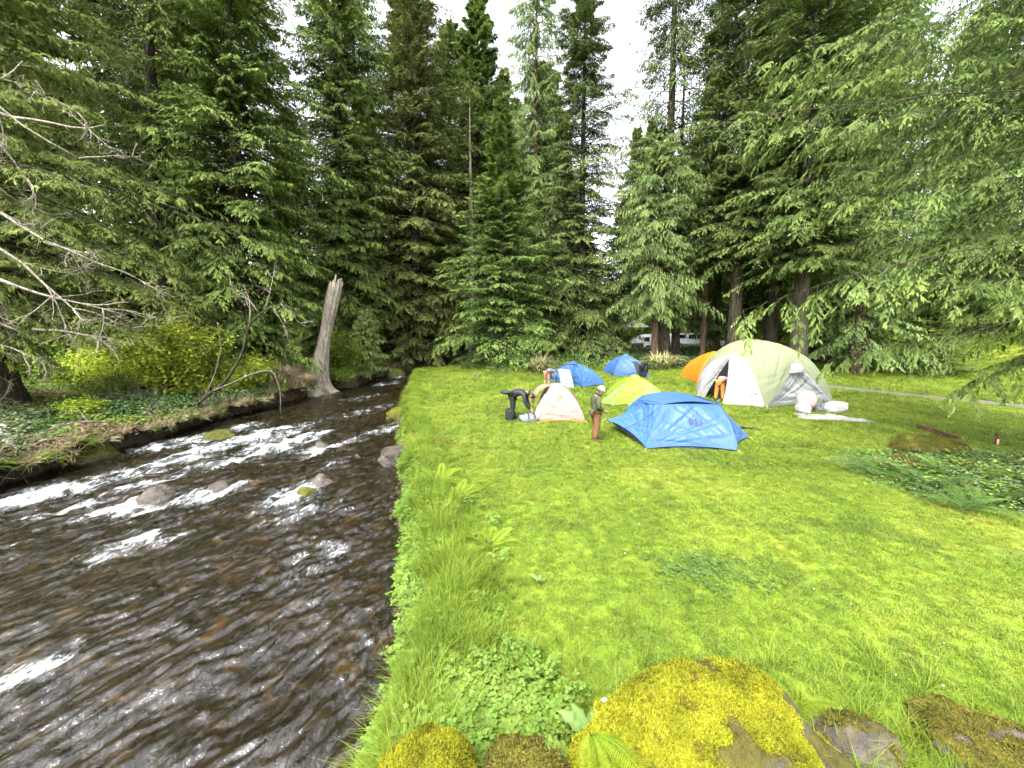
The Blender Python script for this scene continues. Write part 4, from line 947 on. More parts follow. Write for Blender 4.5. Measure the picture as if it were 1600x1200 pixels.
# low leafy herbs near the boulders and along the water
def herb(seed, nst=14, rad=.12, h=.16, lf=.045):
    r = np.random.default_rng(seed); P, D, W = [], [], []
    for k in range(nst):
        a = r.uniform(0, 6.28); q_ = rad * math.sqrt(r.uniform()); c_ = np.array([q_ * math.cos(a), q_ * math.sin(a), h * r.uniform(.4, 1.1)])
        for j in range(3):
            b = j * 2.094 + a; d_ = np.array([math.cos(b), math.sin(b), r.uniform(-.25, .35)]); P.append(c_); D.append(unit(d_) * lf * r.uniform(.8, 1.3)); W.append(np.array([-math.sin(b), math.cos(b), r.uniform(-.2, .2)]) * lf * .42)
        P.append(np.array([c_[0] * .6, c_[1] * .6, 0])); D.append(c_ - P[-1]); W.append(np.array([.0022, .001, 0]))
    r0 = r.uniform(.1, .9, len(P)); V, Q, t = kites(np.array(P), np.array(D), np.array(W), r0, np.clip(r0 + .2, 0, 1)); return mk_mesh('herb', V, Q, L_CLOV, t)
src = source('herb', [herb(860 + k) for k in range(4)])
r = np.random.default_rng(7); n1_ = 300; x = r.normal(-.18, .36, n1_); y = r.normal(2.92, .28, n1_)
n2_ = 900; y2 = r.uniform(2.4, 14, n2_); x2 = xr(y2) + r.gamma(1.5, .22, n2_); x = np.concatenate([x, x2]); y = np.concatenate([y, y2]); k = x > xr(y) + .02; x, y = x[k], y[k]; n = len(x)
scatter('bank_herbs', np.column_stack([x, y, terrain(x, y)]), np.stack([r.normal(0, .15, n), r.normal(0, .15, n), r.uniform(0, 6.28, n)], 1), r.uniform(.6, 1.25, n), src, r.integers(0, 4, n), 'low round leaved herbs between the boulders and the water')
# dark clover patch in the lawn
n = 70; x = r.normal(2.65, .33, n); y = r.normal(5.05, .2, n)
srcd = source('dark_herb', [herb(866 + k, 12, .12, .05, .024) for k in range(2)])
for o in srcd.objects: o.data.materials[0] = L_FERN
scatter('clover_patch', np.column_stack([x, y, terrain(x, y)]), np.stack([0 * x, 0 * x, r.uniform(0, 6, n)], 1), r.uniform(.7, 1.2, n), srcd, r.integers(0, 2, n), 'dark green weed patch in the middle of the foreground lawn')

# daisies, twigs and needles lying in the lawn
M_DAISY = simple_mat('daisy_petal', (.62, .62, .58), .7); M_TWIG = simple_mat('fallen_twig', (.09, .06, .04), .8)
a = np.linspace(0, 6.283, 9)[:-1]; dv = np.concatenate([[[0, 0, .06]], np.stack([.011 * np.cos(a), .011 * np.sin(a), 0 * a + .058], 1)])
srcl = source('lawn_fleck', [mk_mesh('lawn_fleck', dv, np.array([(0, 1 + k, 1 + (k + 1) % 8) for k in range(8)]), M_DAISY)] + [(lambda G: (G.add(*tube([(0, 0, .03), (.06, .01, .045), (.13 + .03 * k, -.01, .035)], [.005, .004, .002], 4)), G)[1])(Geo()).mesh('lawn_fleck', M_TWIG) for k in range(2)])
n = 800; x = r.uniform(-2, 17, n); y = r.uniform(3.2, 17, n); k = (x - xr(y) > 1.0) & (vn(x * .5, y * .5, 151) > -.05); x, y = x[k], y[k]; n = len(x)
scatter('lawn_flecks', np.column_stack([x, y, terrain(x, y)]), np.stack([0 * x, 0 * x, r.uniform(0, 6.28, n)], 1), r.uniform(.5, 1.0, n), srcl, r.choice([0, 0, 0, 1, 2], n), 'tiny white daisies and fallen twigs dotted over the lawn')
# ivy and litter on the left bank
def ivy(seed, n=80, rad=.34, lf=.062, h=.24, mat=None):
    r = np.random.default_rng(seed); a = r.uniform(0, 6.28, n); q_ = rad * np.sqrt(r.uniform(0, 1, n)); P = np.stack([q_ * np.cos(a), q_ * np.sin(a), r.uniform(.01, h, n)], 1)
    b = r.uniform(0, 6.28, n); D = unit(np.stack([np.cos(b), np.sin(b), r.normal(-.15, .3, n)], 1)); Nn = unit(Zu + r.normal(0, .35, (n, 3))); ll = lf * r.uniform(.6, 1.3, n); t0 = r.uniform(0, 1, n)
    V, Q, t = kites(P, D * ll[:, None], unit(np.cross(D, Nn)) * (ll * .42)[:, None], t0, t0); return mk_mesh('ivy', V, Q, mat or L_IVY, t)
L_LITTER = leaf_mat('leaf_litter', (0.09, 0.06, 0.035), (0.27, 0.20, 0.13), .1, scale=3)
L_GREY = leaf_mat('grey_green_leaf', (0.05, 0.075, 0.03), (0.16, 0.19, 0.10), .2, scale=2)
src = source('ivy', [ivy(880), ivy(881), ivy(882, mat=L_GREY), ivy(883, 46, .34, .06, .05, L_LITTER), ivy(884, 50, .3, .07, .22, L_BUSH)])
n = 5200; y = r.uniform(6, 30, n); d = r.gamma(1.6, 3.0, n) - .35; x = xl(y) - d
pat = vn(x * .5, y * .5, 141) + .35 * vn(x * 1.4, y * 1.4, 142); ii = np.where(pat > .12, 2, np.where(pat > -.12, r.integers(0, 2, n), np.where(pat > -.3, 4, 3)))
ii = np.where((d < 1.0) & (r.uniform(0, 1, n) < .55), 3, ii); ii = np.where(d > 9, np.where(r.uniform(0, 1, n) < .7, 4, ii), ii)
zt = terrain(x, y) + np.where(d < 0.3, .28, 0.0)
zt = np.where(d < .3, terrain(xl(y) - .42, y) + .02 - .34 * np.clip(-d + .1, 0, 2) ** 1.3, terrain(x, y))
scatter('ground_ivy', np.column_stack([x, y, zt]), np.stack([r.normal(0, .2, n), r.normal(0, .2, n), r.uniform(0, 6.28, n)], 1), r.uniform(.7, 1.6, n), src, ii, 'ivy, leaf litter and low plants covering the left bank')
# grass, straw and moss hanging from the lip of the undercut bank
srcf = source('bank_fringe', [tuft(22, .30, .008, .08, 1.0, 845).mesh('bank_fringe', L_TALL), tuft(26, .34, .007, .10, 1.1, 846).mesh('bank_fringe', L_STRAW), tuft(20, .26, .008, .09, 1.2, 847).mesh('bank_fringe', L_BUSH)])
n = 520; kk = r.integers(0, len(LIP), n); P = LIP[kk] + np.stack([r.normal(-.10, .10, n), r.normal(0, .05, n), r.normal(.02, .04, n)], 1); P = P[LIP[kk][:, 1] < 19.5]; n = len(P)
scatter('bank_fringe', P, np.stack([r.normal(0, .3, n), r.uniform(.5, 2.2, n), r.normal(0, .5, n)], 1), r.uniform(.4, 1.1, n), srcf, r.choice([0, 1, 1, 2], n), 'grass and straw hanging from the undercut edge of the left bank')
# planted bed on the right and the edge of the wood
n = 1500; x = r.normal(11.2, 1.6, n); y = r.normal(7.3, .95, n) - (x - 10.5) * .25; k = (np.exp(-(((x - 10.8) / 3.3) ** 4 + ((y - 7.7 + (x - 10.5) * .25) / 1.7) ** 4)) > .35); x, y = x[k], y[k]; n = len(x)
scatter('bed_cover', np.column_stack([x, y, terrain(x, y)]), np.stack([r.normal(0, .2, n), r.normal(0, .2, n), r.uniform(0, 6.28, n)], 1), r.uniform(.5, 1.0, n), src, r.choice([0, 1, 4, 4, 2], n), 'leafy ground cover of the shady planted bed on the right')
n = 2600; x = r.uniform(-4, 30, n); y = r.uniform(27.5, 44, n) + .1 * np.abs(x - 4); k = x - xr(y) > .4; k &= ~((x > 21) & (y < 34)); x, y = x[k], y[k]; n = len(x)
scatter('wood_edge_cover', np.column_stack([x, y, terrain(x, y)]), np.stack([r.normal(0, .2, n), r.normal(0, .2, n), r.uniform(0, 6.28, n)], 1), r.uniform(1.0, 2.6, n), src, r.choice([0, 1, 4, 3, 2], n, p=[.25, .25, .25, .15, .1]), 'low dark plants along the shaded edge of the wood')

# ---------------------------------------------------------------- foreground boulders
def moss_src(name, cols, seed):
    mm = leaf_mat(name, *cols, .3, .4, (0.07, 0.05, 0.014), scale=4.0)
    return source(name, [tuft(22, .013, .0050, .020, 1.2, seed + k).mesh(name, mm) for k in range(3)])
MS1 = moss_src('boulder_moss', ((0.060, 0.068, 0.006), (0.285, 0.285, 0.018)), 900)
MS2 = moss_src('olive_boulder_moss', ((0.045, 0.045, 0.008), (0.17, 0.155, 0.03)), 910)
def boulder(loc, r_, seed, mat, label, nm, ms, thr, ang=0.0, rz=0.0, rough=.28, group='mossy boulders in the foreground', f=1.2):
    root = empty('mossy_boulder', loc, label, 'boulder', group, rz)
    me = rock_mesh('stone', r_, seed, mat, 5, rough, .6, f, ang); st = link('stone', me, root)
    if nm:
        n = len(me.polygons); ce = np.empty(n * 3, np.float32); me.polygons.foreach_get('center', ce); ce = ce.reshape(-1, 3); no = np.empty(n * 3, np.float32); me.polygons.foreach_get('normal', no); no = no.reshape(-1, 3); ar = np.empty(n, np.float32); me.polygons.foreach_get('area', ar)
        g = no[:, 2] * .6 + noise3(ce, 3.2, seed + 1) * .75 + noise3(ce, 9, seed + 2) * .45; wgt = ar * (g > thr)
        q_ = np.random.default_rng(seed); i = q_.choice(n, nm, p=wgt / wgt.sum()); P = ce[i] + q_.normal(0, .008, (nm, 3))
        nn = unit(no[i] + q_.normal(0, .25, (nm, 3))); ry = np.arccos(np.clip(nn[:, 2], -1, 1)); rzz = np.arctan2(nn[:, 1], nn[:, 0])
        scatter('moss', P, np.stack([0 * ry, ry, rzz], 1), q_.uniform(.6, 1.5, nm) * (1 + .6 * np.clip(noise3(P, 6, 3), -.5, 1)), ms, q_.integers(0, 3, nm), parent=st)
    return root
boulder((1.27, 2.25, .22), (.92, .62, .62), 951, M_YMOSS, 'largest boulder in front, thickly covered in bright yellow moss', 40000, MS1, .16, .92, rough=.36, f=1.0)
boulder((-.55, 2.15, .32), (.37, .40, .42), 952, M_YMOSS, 'rounded yellow mossy boulder at the bottom beside the water', 9000, MS1, .12, .95, rough=.34)
boulder((.14, 2.15, .28), (.30, .32, .42), 953, M_YMOSS2, 'small half mossy boulder between the two yellow ones', 3500, MS2, .2, .9, rough=.36)
boulder((3.62, 2.78, -.10), (.56, .42, .44), 974, M_YMOSS2, 'grey brown boulder with patchy moss at the bottom right corner', 7000, MS2, .22, .85, rough=.42)
boulder((2.70, 2.75, .05), (.34, .22, .26), 955, M_YMOSS2, 'low dark stone in the grass between the big mossy boulder and the corner one', 600, MS2, .45, .9)
G_B = 'mossy stones along the stream'
boulder((-4.85, 16.3, -.42), (.55, .35, .36), 956, M_YMOSS, 'low stone with yellow moss cap at the far bend of the lawn edge', 3000, MS1, .0, 0, .3, group=G_B)
boulder((-3.5, 11.3, -.52), (.60, .42, .42), 957, M_WET, 'dark jagged rock jutting from the lawn bank into the water', 0, MS1, 0, .8, 1, .4, group=G_B)
boulder((-3.05, 11.55, -.25), (.34, .3, .30), 958, M_YMOSS2, 'mossy stone just behind the dark jagged bank rock', 1600, MS1, .1, .9, 2, group=G_B)
boulder((-2.2, 10.6, -.12), (.36, .30, .32), 959, M_YMOSS2, 'orange yellow mossy stone in the bank grass nearest the lawn', 1600, MS1, .1, .9, .5, group=G_B)
boulder((-12.75, 11.5, -.62), (.52, .42, .40), 960, M_MOSSY, 'olive mossy boulder in the shade under the left bank', 2200, MS2, .1, 0, 1.2, group=G_B)
boulder((-8.9, 29.2, -.25), (.6, .45, .5), 961, M_MOSSY, 'dark rounded rock at the head of the stream below the olive hemlock', 0, MS2, 0, 0, .2, group=G_B)
boulder((10.35, 9.35, .22), (.80, .45, .42), 962, M_MOSSY, 'long low mossy rock behind the fern bed on the right', 9000, MS2, -.2, 0, -.25, group='mossy stones around the planted bed')
boulder((9.0, 8.6, .10), (.4, .3, .28), 963, M_MOSSY, 'smaller mossy stone at the left end of the fern bed', 2500, MS2, -.1, 0, .4, group='mossy stones around the planted bed')
# white bird-lime chip on the large boulder
V, _, T = boxv((0, 0, 0), (.035, .022, .006), .4, .003); link('white_shell_chip', mk_mesh('white_shell_chip', V, T, simple_mat('white_chip', (.75, .75, .73), .6)), None, 'small white chip lying on the left shoulder of the largest boulder', 'chip', loc=(.66, 2.55, .66))

# ---------------------------------------------------------------- ferns and broad leaved plants
def frond_mesh(L, seed, mat, n=34, wdt=.20):
    r = np.random.default_rng(seed); s = np.linspace(.06, 1, n); x = L * s; z = L * (.62 * s - .62 * s ** 2.0)
    P0 = np.stack([x, 0 * x, z], 1); ln = wdt * L * np.sin(np.pi * np.clip(s * .92 + .06, 0, 1)) ** .7
    P, D, W = [], [], []
    for sd_ in (-1, 1):
        d_ = np.stack([.35 * ln, sd_ * ln, -.18 * ln], 1) * r.uniform(.85, 1.1, n)[:, None]; P.append(P0); D.append(d_); W.append(np.tile([L * .30 / n, 0, 0.0], (n, 1)))
    P, D, W = map(np.concatenate, (P, D, W)); t0 = r.uniform(.1, .6, len(P)); V, Q, t = kites(P, D, W, t0, t0 + .35)
    G = Geo(); G.add(V, Q, None, t); tv = tube(P0[::3], np.linspace(.006, .002, len(P0[::3])) * (L / .6), 4); G.add(*tv, tint=.2)
    return G.mesh('frond', mat)
FM = {}
def fern(loc, L, nf, seed, mat, label, group=None, arc=(0, 6.283), tilt=.35):
    root = empty('fern', loc, label, 'fern', group); r = np.random.default_rng(seed)
    key = (mat.name, round(L, 2))
    if key not in FM: FM[key] = [frond_mesh(L, 970 + k, mat) for k in range(3)]
    for k in range(nf):
        o = link('frond', FM[key][k % 3], root); o.rotation_euler = (r.normal(0, .15), -tilt * r.uniform(.2, 1.5), arc[0] + (arc[1] - arc[0]) * (k + r.uniform(-.3, .3)) / nf); q_ = r.uniform(.75, 1.15); o.scale = (q_, q_, q_)
    return root
gf = 'ferns of the shady bed on the right'
for k, (x, y, L, lb) in enumerate(((8.15, 8.35, .75, 'dark sword fern at the left tip of the right bed'), (8.35, 7.6, .8, 'dark sword fern spreading over the lawn in front of the bed'), (9.3, 7.9, .7, 'sword fern in the middle of the bed below the long mossy rock'), (8.2, 6.75, .75, 'drooping sword fern at the front edge of the bed'),
                                (9.4, 6.6, .7, 'bright fern standing in the bed right of the drooping one'), (10.3, 7.4, .75, 'tall light green fern in the right half of the bed'), (11.3, 8.2, .7, 'fern at the back of the bed beside the long mossy rock'), (10.4, 6.0, .6, 'fern in the bed closest to the right edge'))):
    fern((x, y, gz(x, y)), L, 13, 980 + k, L_FERN if k in (0, 1, 3) else L_BUSH, lb, gf)
gf = 'fresh ferns along the stream bank'
for k, (x, y, L, nf, lb) in enumerate(((-1.55, 8.0, .55, 12, 'yellow green fern in the bank grass below the mossy stones'), (-1.1, 7.2, .5, 10, 'yellow green fern leaning over the bank halfway down the stream edge'), (-.35, 5.6, .42, 9, 'small fern half hidden in the tall grass of the bank'), (2.5, 3.1, .30, 9, 'fresh fern growing behind the right shoulder of the largest boulder'))):
    fern((x, y, gz(x, y)), L, nf, 990 + k, L_FERNY, lb, gf)
fern((-.14, 2.35, .42), .42, 6, 996, L_FERN, 'dark green fern hanging between the two bottom boulders', None, (-1.8, .2), .1)
fern((.52, 2.32, .66), .42, 5, 997, L_FERNY, 'yellow green fern frond lying on the small half mossy boulder', None, (-2.0, -.2), .05)
fern((-13.3, 12.6, gz(-13.6, 12.6) + .05), .45, 9, 998, L_FERNY, 'small bright fern on the edge of the left bank')
fern((-15.6, 11.6, gz(-15.6, 11.6)), .6, 12, 999, L_FERNY, 'bright fern on the left bank near the driftwood')

def leaf_blade(L, W, seed, mat, curl=.5):
    n, mm = 9, 5; u = np.linspace(0, 1, n); v = np.linspace(-1, 1, mm); Uu, Vv = np.meshgrid(u, v, indexing='ij')
    wd = W * np.sin(np.pi * np.clip(Uu * .94 + .05, 0, 1)) ** .8; x = L * Uu; y = wd * Vv; z = L * (.75 * Uu - curl * Uu ** 2) + .25 * wd * np.abs(Vv) ** 1.3 + .012 * np.sin(Uu * 22) * np.abs(Vv)
    k = np.arange(n - 1)[:, None] * mm + np.arange(mm - 1)[None]; return mk_mesh('leaf', np.stack([x, y, z], -1).reshape(-1, 3), np.stack([k, k + mm, k + mm + 1, k + 1], -1).reshape(-1, 4), mat, (.25 + .5 * (1 - np.abs(Vv))).ravel(), True)
LB = leaf_blade(.30, .06, 1, L_BROAD)
for (x, y, z, nl, s_, lb) in ((.60, 2.72, .12, 9, .85, 'broad leaved rosette plant beside the left shoulder of the largest boulder'), (1.55, 3.25, .05, 6, .6, 'small broad leaved plant peeking over the top of the largest boulder'), (.35, 4.75, 0.02, 4, .45, 'single pale broad leaf plant in the bank grass')):
    root = empty('broad_leaf_plant', (x, y, z), lb, 'plant')
    for k in range(nl):
        o = link('leaf', LB, root); o.rotation_euler = (0, -.35 * ((k * 7) % 5) / 4 - .1, k * 2.4 + .3); q_ = s_ * (.75 + .4 * ((k * 3) % 4) / 3); o.scale = (q_,) * 3
# ---------------------------------------------------------------- tents
def fabric(name, col, rough=.5, trans=.18, var=.12):
    m, t, out = nmat(name); N = NT(t)
    cb = N.n('ShaderNodeCombineXYZ'); N.l(N.math('MULTIPLY', N.attr('pu'), 9.0), cb.inputs[0]); N.l(N.math('MULTIPLY', N.attr('pv'), 2.2), cb.inputs[1])
    wr = N.noise(1.4, 4, cb.outputs[0], .6, 1.2); w2 = N.noise(3.2, 4, N.pos(), .6, 1.0)
    nz = N.noise(1.7, 4, N.pos())
    c = N.mix(N.math('MULTIPLY', nz, var * 2), col, tuple(x * .7 for x in col))
    bp = N.bump(N.math('ADD', N.math('MULTIPLY', wr, .7), N.math('MULTIPLY', w2, .12)), .5, .05)
    p = principled(N, c, rough, .35, bp); tr = N.n('ShaderNodeBsdfTranslucent'); N.l(c, tr.inputs[0]); N.l(bp, tr.inputs['Normal'])
    mx = N.n('ShaderNodeMixShader'); mx.inputs[0].default_value = trans; N.l(p.outputs[0], mx.inputs[1]); N.l(tr.outputs[0], mx.inputs[2]); N.l(mx.outputs[0], out.inputs[0]); return m
BLUE = fabric('blue_nylon', (.032, .084, .205), .42, .12)
BLUEL = fabric('blue_nylon_light', (.042, .105, .24), .42, .15)
NAVY = simple_mat('navy_tent_floor', (.012, .014, .035), .6)
BEIGE = fabric('beige_nylon', (.25, .18, .15), .5, .2); RUST = fabric('rust_nylon', (.26, .15, .10), .5, .2); ORHEM = simple_mat('orange_hem', (.40, .15, .03), .6)
LIME = fabric('lime_nylon', (.17, .265, .028), .45, .25); LIMED = fabric('olive_lime_nylon', (.12, .18, .035), .5, .2)
ORANGE = fabric('orange_nylon', (.40, .15, .012), .45, .25); ORANGED = simple_mat('dark_orange_floor', (.10, .035, .015), .7)
SAGE = fabric('sage_nylon', (.195, .22, .125), .5, .22); WHITE = fabric('white_nylon', (.36, .36, .36), .5, .25); GREY_SHADE = fabric('grey_shade_nylon', (.25, .265, .265), .5, .2)
MESHG = fabric('grey_inner_mesh', (.18, .185, .20), .8, .3); MINT = fabric('mint_grey_nylon', (.15, .215, .22), .5, .2)
POLE = simple_mat('tent_pole', (.25, .26, .28), .3, .5, metal=.6); CORD = simple_mat('guy_cord', (.6, .58, .5), .7); YEL = simple_mat('yellow_webbing', (.75, .45, .08), .6); DARKP = simple_mat('dark_print', (.02, .025, .05), .6); ORP = simple_mat('orange_print', (.60, .22, .08), .6)
def A3(p): return np.array(p, float)
def arc3(p0, pm, p1, n=17):
    p0, pm, p1 = map(A3, (p0, pm, p1)); c = 2 * pm - .5 * (p0 + p1); s = np.linspace(0, 1, n)[:, None]
    return (1 - s) ** 2 * p0 + 2 * s * (1 - s) * c + s * s * p1
def bow(p0, p1, out, n=17):
    p0, p1 = A3(p0), A3(p1); return arc3(p0, (p0 + p1) / 2 + A3(out), p1, n)
def coons(b, t_, l, r_):
    nu, nv = len(b), len(l); u = np.linspace(0, 1, nu)[:, None, None]; v = np.linspace(0, 1, nv)[None, :, None]
    return (1 - v) * b[:, None] + v * t_[:, None] + (1 - u) * l[None] + u * r_[None] - ((1 - u) * (1 - v) * b[0] + u * (1 - v) * b[-1] + (1 - u) * v * t_[0] + u * v * t_[-1])
def panel(root, name, b, t_, l, r_, mat, sag=.05, wr=.012, seed=0, cen=None, label=None, parent=None, thick=True):
    rs = lambda c_: np.stack([np.interp(np.linspace(0, 1, 45), np.linspace(0, 1, len(c_)), np.asarray(c_)[:, q_]) for q_ in range(3)], 1)
    S = coons(rs(b), rs(t_), rs(l), rs(r_)); nu, nv = S.shape[:2]
    du = np.gradient(S, axis=0); dv = np.gradient(S, axis=1); nr = np.cross(du, dv); nr = nr / (np.linalg.norm(nr, axis=2, keepdims=True) + 1e-9)
    if cen is not None: nr *= np.where(np.sum(nr * (S - A3(cen)), 2, keepdims=True) < 0, -1, 1)
    U, Vv = np.meshgrid(np.linspace(0, 1, nu), np.linspace(0, 1, nv), indexing='ij'); e = np.sin(np.pi * U) * np.sin(np.pi * np.clip(Vv, 0, 1))
    fan = np.arctan2(Vv + .05, U + .05) * 9; fan2 = np.arctan2(Vv + .05, 1.05 - U) * 9
    wv = 2.2 * wr * ((.25 - np.abs(vn(fan * 1.25, np.hypot(U, Vv) * 1.2, seed))) * 1.3 + (.25 - np.abs(vn(fan2 * 1.25, np.hypot(1 - U, Vv) * 1.2, seed + 5))) * 1.3 + .6 * vn(U * 4, Vv * 4, seed + 9))
    S = S + nr * (-sag * e + wv * np.clip(e * 3, 0, 1))[..., None]
    k = np.arange(nu - 1)[:, None] * nv + np.arange(nv - 1)[None]
    o = link(name, mk_mesh(name, S.reshape(-1, 3) - np.array((parent or root)['o'] if 'o' in root else root.location), np.stack([k, k + nv, k + nv + 1, k + 1], -1).reshape(-1, 4), mat, smooth=True, attrs=dict(pu=U.ravel(), pv=Vv.ravel())), parent or root, label)
    return o, S, nr
def rod(root, name, P, r_, mat, sides=6):
    G = Geo(); G.add(*tube(P, r_, sides)); return link(name, G.mesh(name, mat, True, root.location), root)
def pt(p): return np.tile(A3(p), (17, 1))
def writing(root, S, nr, u, v, body, size, mat, name='lettering', flip=False):
    """flat print following the panel plane at (u, v)"""
    nu, nv = S.shape[:2]; i, j = int(u * (nu - 1)), int(v * (nv - 1)); o = S[i, j]; n = unit(nr[max(1, min(i, nu - 2)), max(1, min(j, nv - 2))])
    xd = unit(S[min(i + 3, nu - 1), j] - S[max(i - 3, 0), j]); xd = unit(xd - n * xd.dot(n)); yd = np.cross(n, xd)
    if yd[2] < 0: xd, yd = -xd, -yd
    cu = bpy.data.curves.new('lettering', 'FONT'); cu.body = body; cu.size = size; cu.align_x = 'CENTER'; cu.align_y = 'CENTER'; cu.extrude = .002; cu.space_character = 1.05
    tmp = bpy.data.objects.new('tmp', cu); COL.objects.link(tmp); dg = bpy.context.evaluated_depsgraph_get(); me = bpy.data.meshes.new_from_object(tmp.evaluated_get(dg)); bpy.data.objects.remove(tmp)
    V = np.array([q_.co[:] for q_ in me.vertices]); W = o + n * .07 + V[:, :1] * xd + V[:, 1:2] * yd + V[:, 2:] * n - np.array(root.location)
    me.vertices.foreach_set('co', W.astype(np.float32).ravel()); me.update(); me.materials.clear(); me.materials.append(mat); return link(name, me, root)
def ring_tent(name, label, B, T, apex, mats, bows, sag=.05, wr=.014, seed=0, floor=None, hem=None, poles=True, group=None, lift=.05, names=None):
    """B: ground corners in order, T: upper ring in order; every wall panel spans one side"""
    B = [A3(p) for p in B]; T = [A3(p) for p in T]; n = len(B); cen = np.mean(B, 0) + A3((0, 0, .3)); base = cen.copy(); base[2] = min(p[2] for p in B)
    root = empty(name, base, label, 'tent', group); out = []
    side = []
    for k in range(n):
        o = B[k] - cen; o[2] = 0; side.append(bow(B[k] + A3((0, 0, lift)) * (lift < .3), T[k], unit(o) * bows[k] + A3((0, 0, bows[k] * .55))))
    for k in range(n):
        j = (k + 1) % n
        if mats[k] is None: out.append(None); continue
        mid = cen - (B[k] + B[j]) / 2; mid[2] = 0
        b = bow(side[k][0], side[j][0], unit(mid) * .06 * np.linalg.norm(B[k] - B[j]) + A3((0, 0, .05)))
        tt_ = bow(T[k], T[j], A3((0, 0, .03)))
        out.append(panel(root, (names or {}).get(k, 'wall_panel'), b, tt_, side[k], side[j], mats[k], sag, wr, seed + k * 7, cen))
    if n == 4: panel(root, 'roof_panel', bow(T[0], T[1], (0, 0, .02)), bow(T[3], T[2], (0, 0, .02)), bow(T[0], T[3], (0, 0, .02)), bow(T[1], T[2], (0, 0, .02)), mats[-1], -(apex - max(p[2] for p in T)), wr, seed + 70, cen)
    if poles:
        for k in range(n): rod(root, 'pole_sleeve', side[k], .014, mats[-1] if mats[-1] else POLE)
    if floor is not None:
        G = Geo(); ctr = np.mean(B, 0); lo = [ctr + (p - ctr) * .9 for p in B]
        V = np.array([p + A3((0, 0, -.04)) for p in lo] + [p + A3((0, 0, .12)) for p in lo]); q_ = [(k, (k + 1) % n, n + (k + 1) % n, n + k) for k in range(n)]
        G.add(V, q_, [(n, n + k, n + k + 1) for k in range(1, n - 1)]); link('floor_tub', G.mesh('floor_tub', floor, False, root.location), root)
    for k in range(n):
        o = unit((B[k] - cen) * A3((1, 1, 0))); P = [B[k] + o * .02 + A3((0, 0, .06)), B[k] + o * .14 - A3((0, 0, .03))]; rod(root, 'stake_loop', P, .008, YEL, 4)
    return root, out, side

# front blue tent
B = [(3.66, 10.25, .02), (6.05, 10.10, .02), (7.10, 11.30, .03), (6.35, 13.2, .03), (3.9, 13.5, .03), (3.06, 12.3, .34)]
T = [(4.36, 11.05, 1.12), (5.97, 11.05, 1.12), (6.38, 11.9, 1.0), (6.0, 12.7, 1.12), (4.4, 12.7, 1.12), (4.02, 11.9, 1.06)]
ft, pn, sd6 = ring_tent('dome_tent', 'bright blue tent closest to the camera with swept out side flaps', B, T, 1.36, [BLUE, BLUE, BLUE, BLUE, BLUEL, BLUEL, BLUEL], [.05, .10, .0, .1, .1, -.18], .03, .035, 1000, NAVY, group='tents pitched on the lawn')
panel(ft, 'roof_panel', bow(T[0], T[1], (0, -.05, .10)), bow(T[4], T[3], (0, .05, .10)), arc3(T[0], T[5], T[4]), arc3(T[1], T[2], T[3]), BLUEL, -.06, .01, 1090, (5.1, 11.9, .3))
writing(ft, pn[0][1], pn[0][2], .56, .52, 'REI', .26, DARKP)
rod(ft, 'hem', pn[0][1][:, 0], .012, BLUEL)
for s_, (p0, p1) in enumerate((((4.36, 11.05, 1.14), (4.02, 11.9, 1.08)), ((5.97, 11.05, 1.14), (6.38, 11.9, 1.02)))):
    rod(ft, 'roof_seam', bow(p0, p1, (0, 0, .03)), .012, BLUE)
V = bow((6.12, 11.3, 1.15), (6.36, 11.75, 1.06), (.05, 0, .07)); rod(ft, 'vent_brow', V, .03, BLUE)

rod(ft, 'zip', bow((4.3, 10.98, 1.08), (3.2, 11.6, .25), (-.12, -.1, -.16)), .008, NAVY)
# large sage and white tent
F1, F2, F3, F4 = (10.69, 15.98, .0), (14.56, 17.25, .02), (13.1, 20.8, .08), (9.7, 20.1, .06); AP = (11.56, 18.2, 2.80); Sx, Dx, VL, V2, Wv = (10.2, 17.0, 2.20), (9.76, 17.25, 2.18), (8.96, 18.6, .02), (9.28, 16.75, .02), (12.50, 16.92, 1.66)
wt = empty('cabin_dome_tent', (11.5, 18.2, 0), 'largest tent, sage green dome with white vestibule and open door', 'tent', 'tents pitched on the lawn'); cen = (11.5, 18.4, .5)
seamL = np.concatenate([bow(F1, Sx, (-.06, -.22, .10), 12)[:-1], bow(Sx, AP, (-.05, -.10, .24), 6)]); seamR = bow(F2, AP, (.55, -.05, .55)); f1w = bow(F1, Wv, (-.02, -.10, .05)); wf2 = bow(F2, Wv, (.10, -.10, .06)); wa = bow(Wv, AP, (.06, -.25, .20))
panel(wt, 'sage_panel', f1w, wa[::-1] * 0 + arc3(AP, AP, AP), seamL, wa, SAGE, -.02, .03, 1101, cen)
panel(wt, 'sage_panel', wf2, arc3(AP, AP, AP), seamR, wa, SAGE, -.02, .03, 1102, cen)
panel(wt, 'side_panel', bow(F1, F2, (-.05, .12, .03)), pt(Wv), f1w, wf2, GREY_SHADE, .10, .04, 1103, cen, 'white side wall below the vent with its shade painted grey')  # shaded side of the white tent, the shade put into greyer nylon
panel(wt, 'sage_panel', bow(F2, F3, (-.1, 0, .03)), pt(AP), seamR, bow(F3, AP, (.2, .4, .5)), SAGE, .04, .02, 1104, cen)
panel(wt, 'sage_panel', bow(F3, F4, (0, -.1, .03)), pt(AP), bow(F3, AP, (.2, .4, .5)), bow(F4, AP, (-.3, .3, .55)), SAGE, .04, .02, 1105, cen)
panel(wt, 'sage_panel', bow(F4, Sx, (-.3, .25, .45)), pt(AP), bow(F4, AP, (-.3, .3, .55)), bow(Sx, AP, (-.05, -.10, .24)), SAGE, .02, .02, 1106, cen)
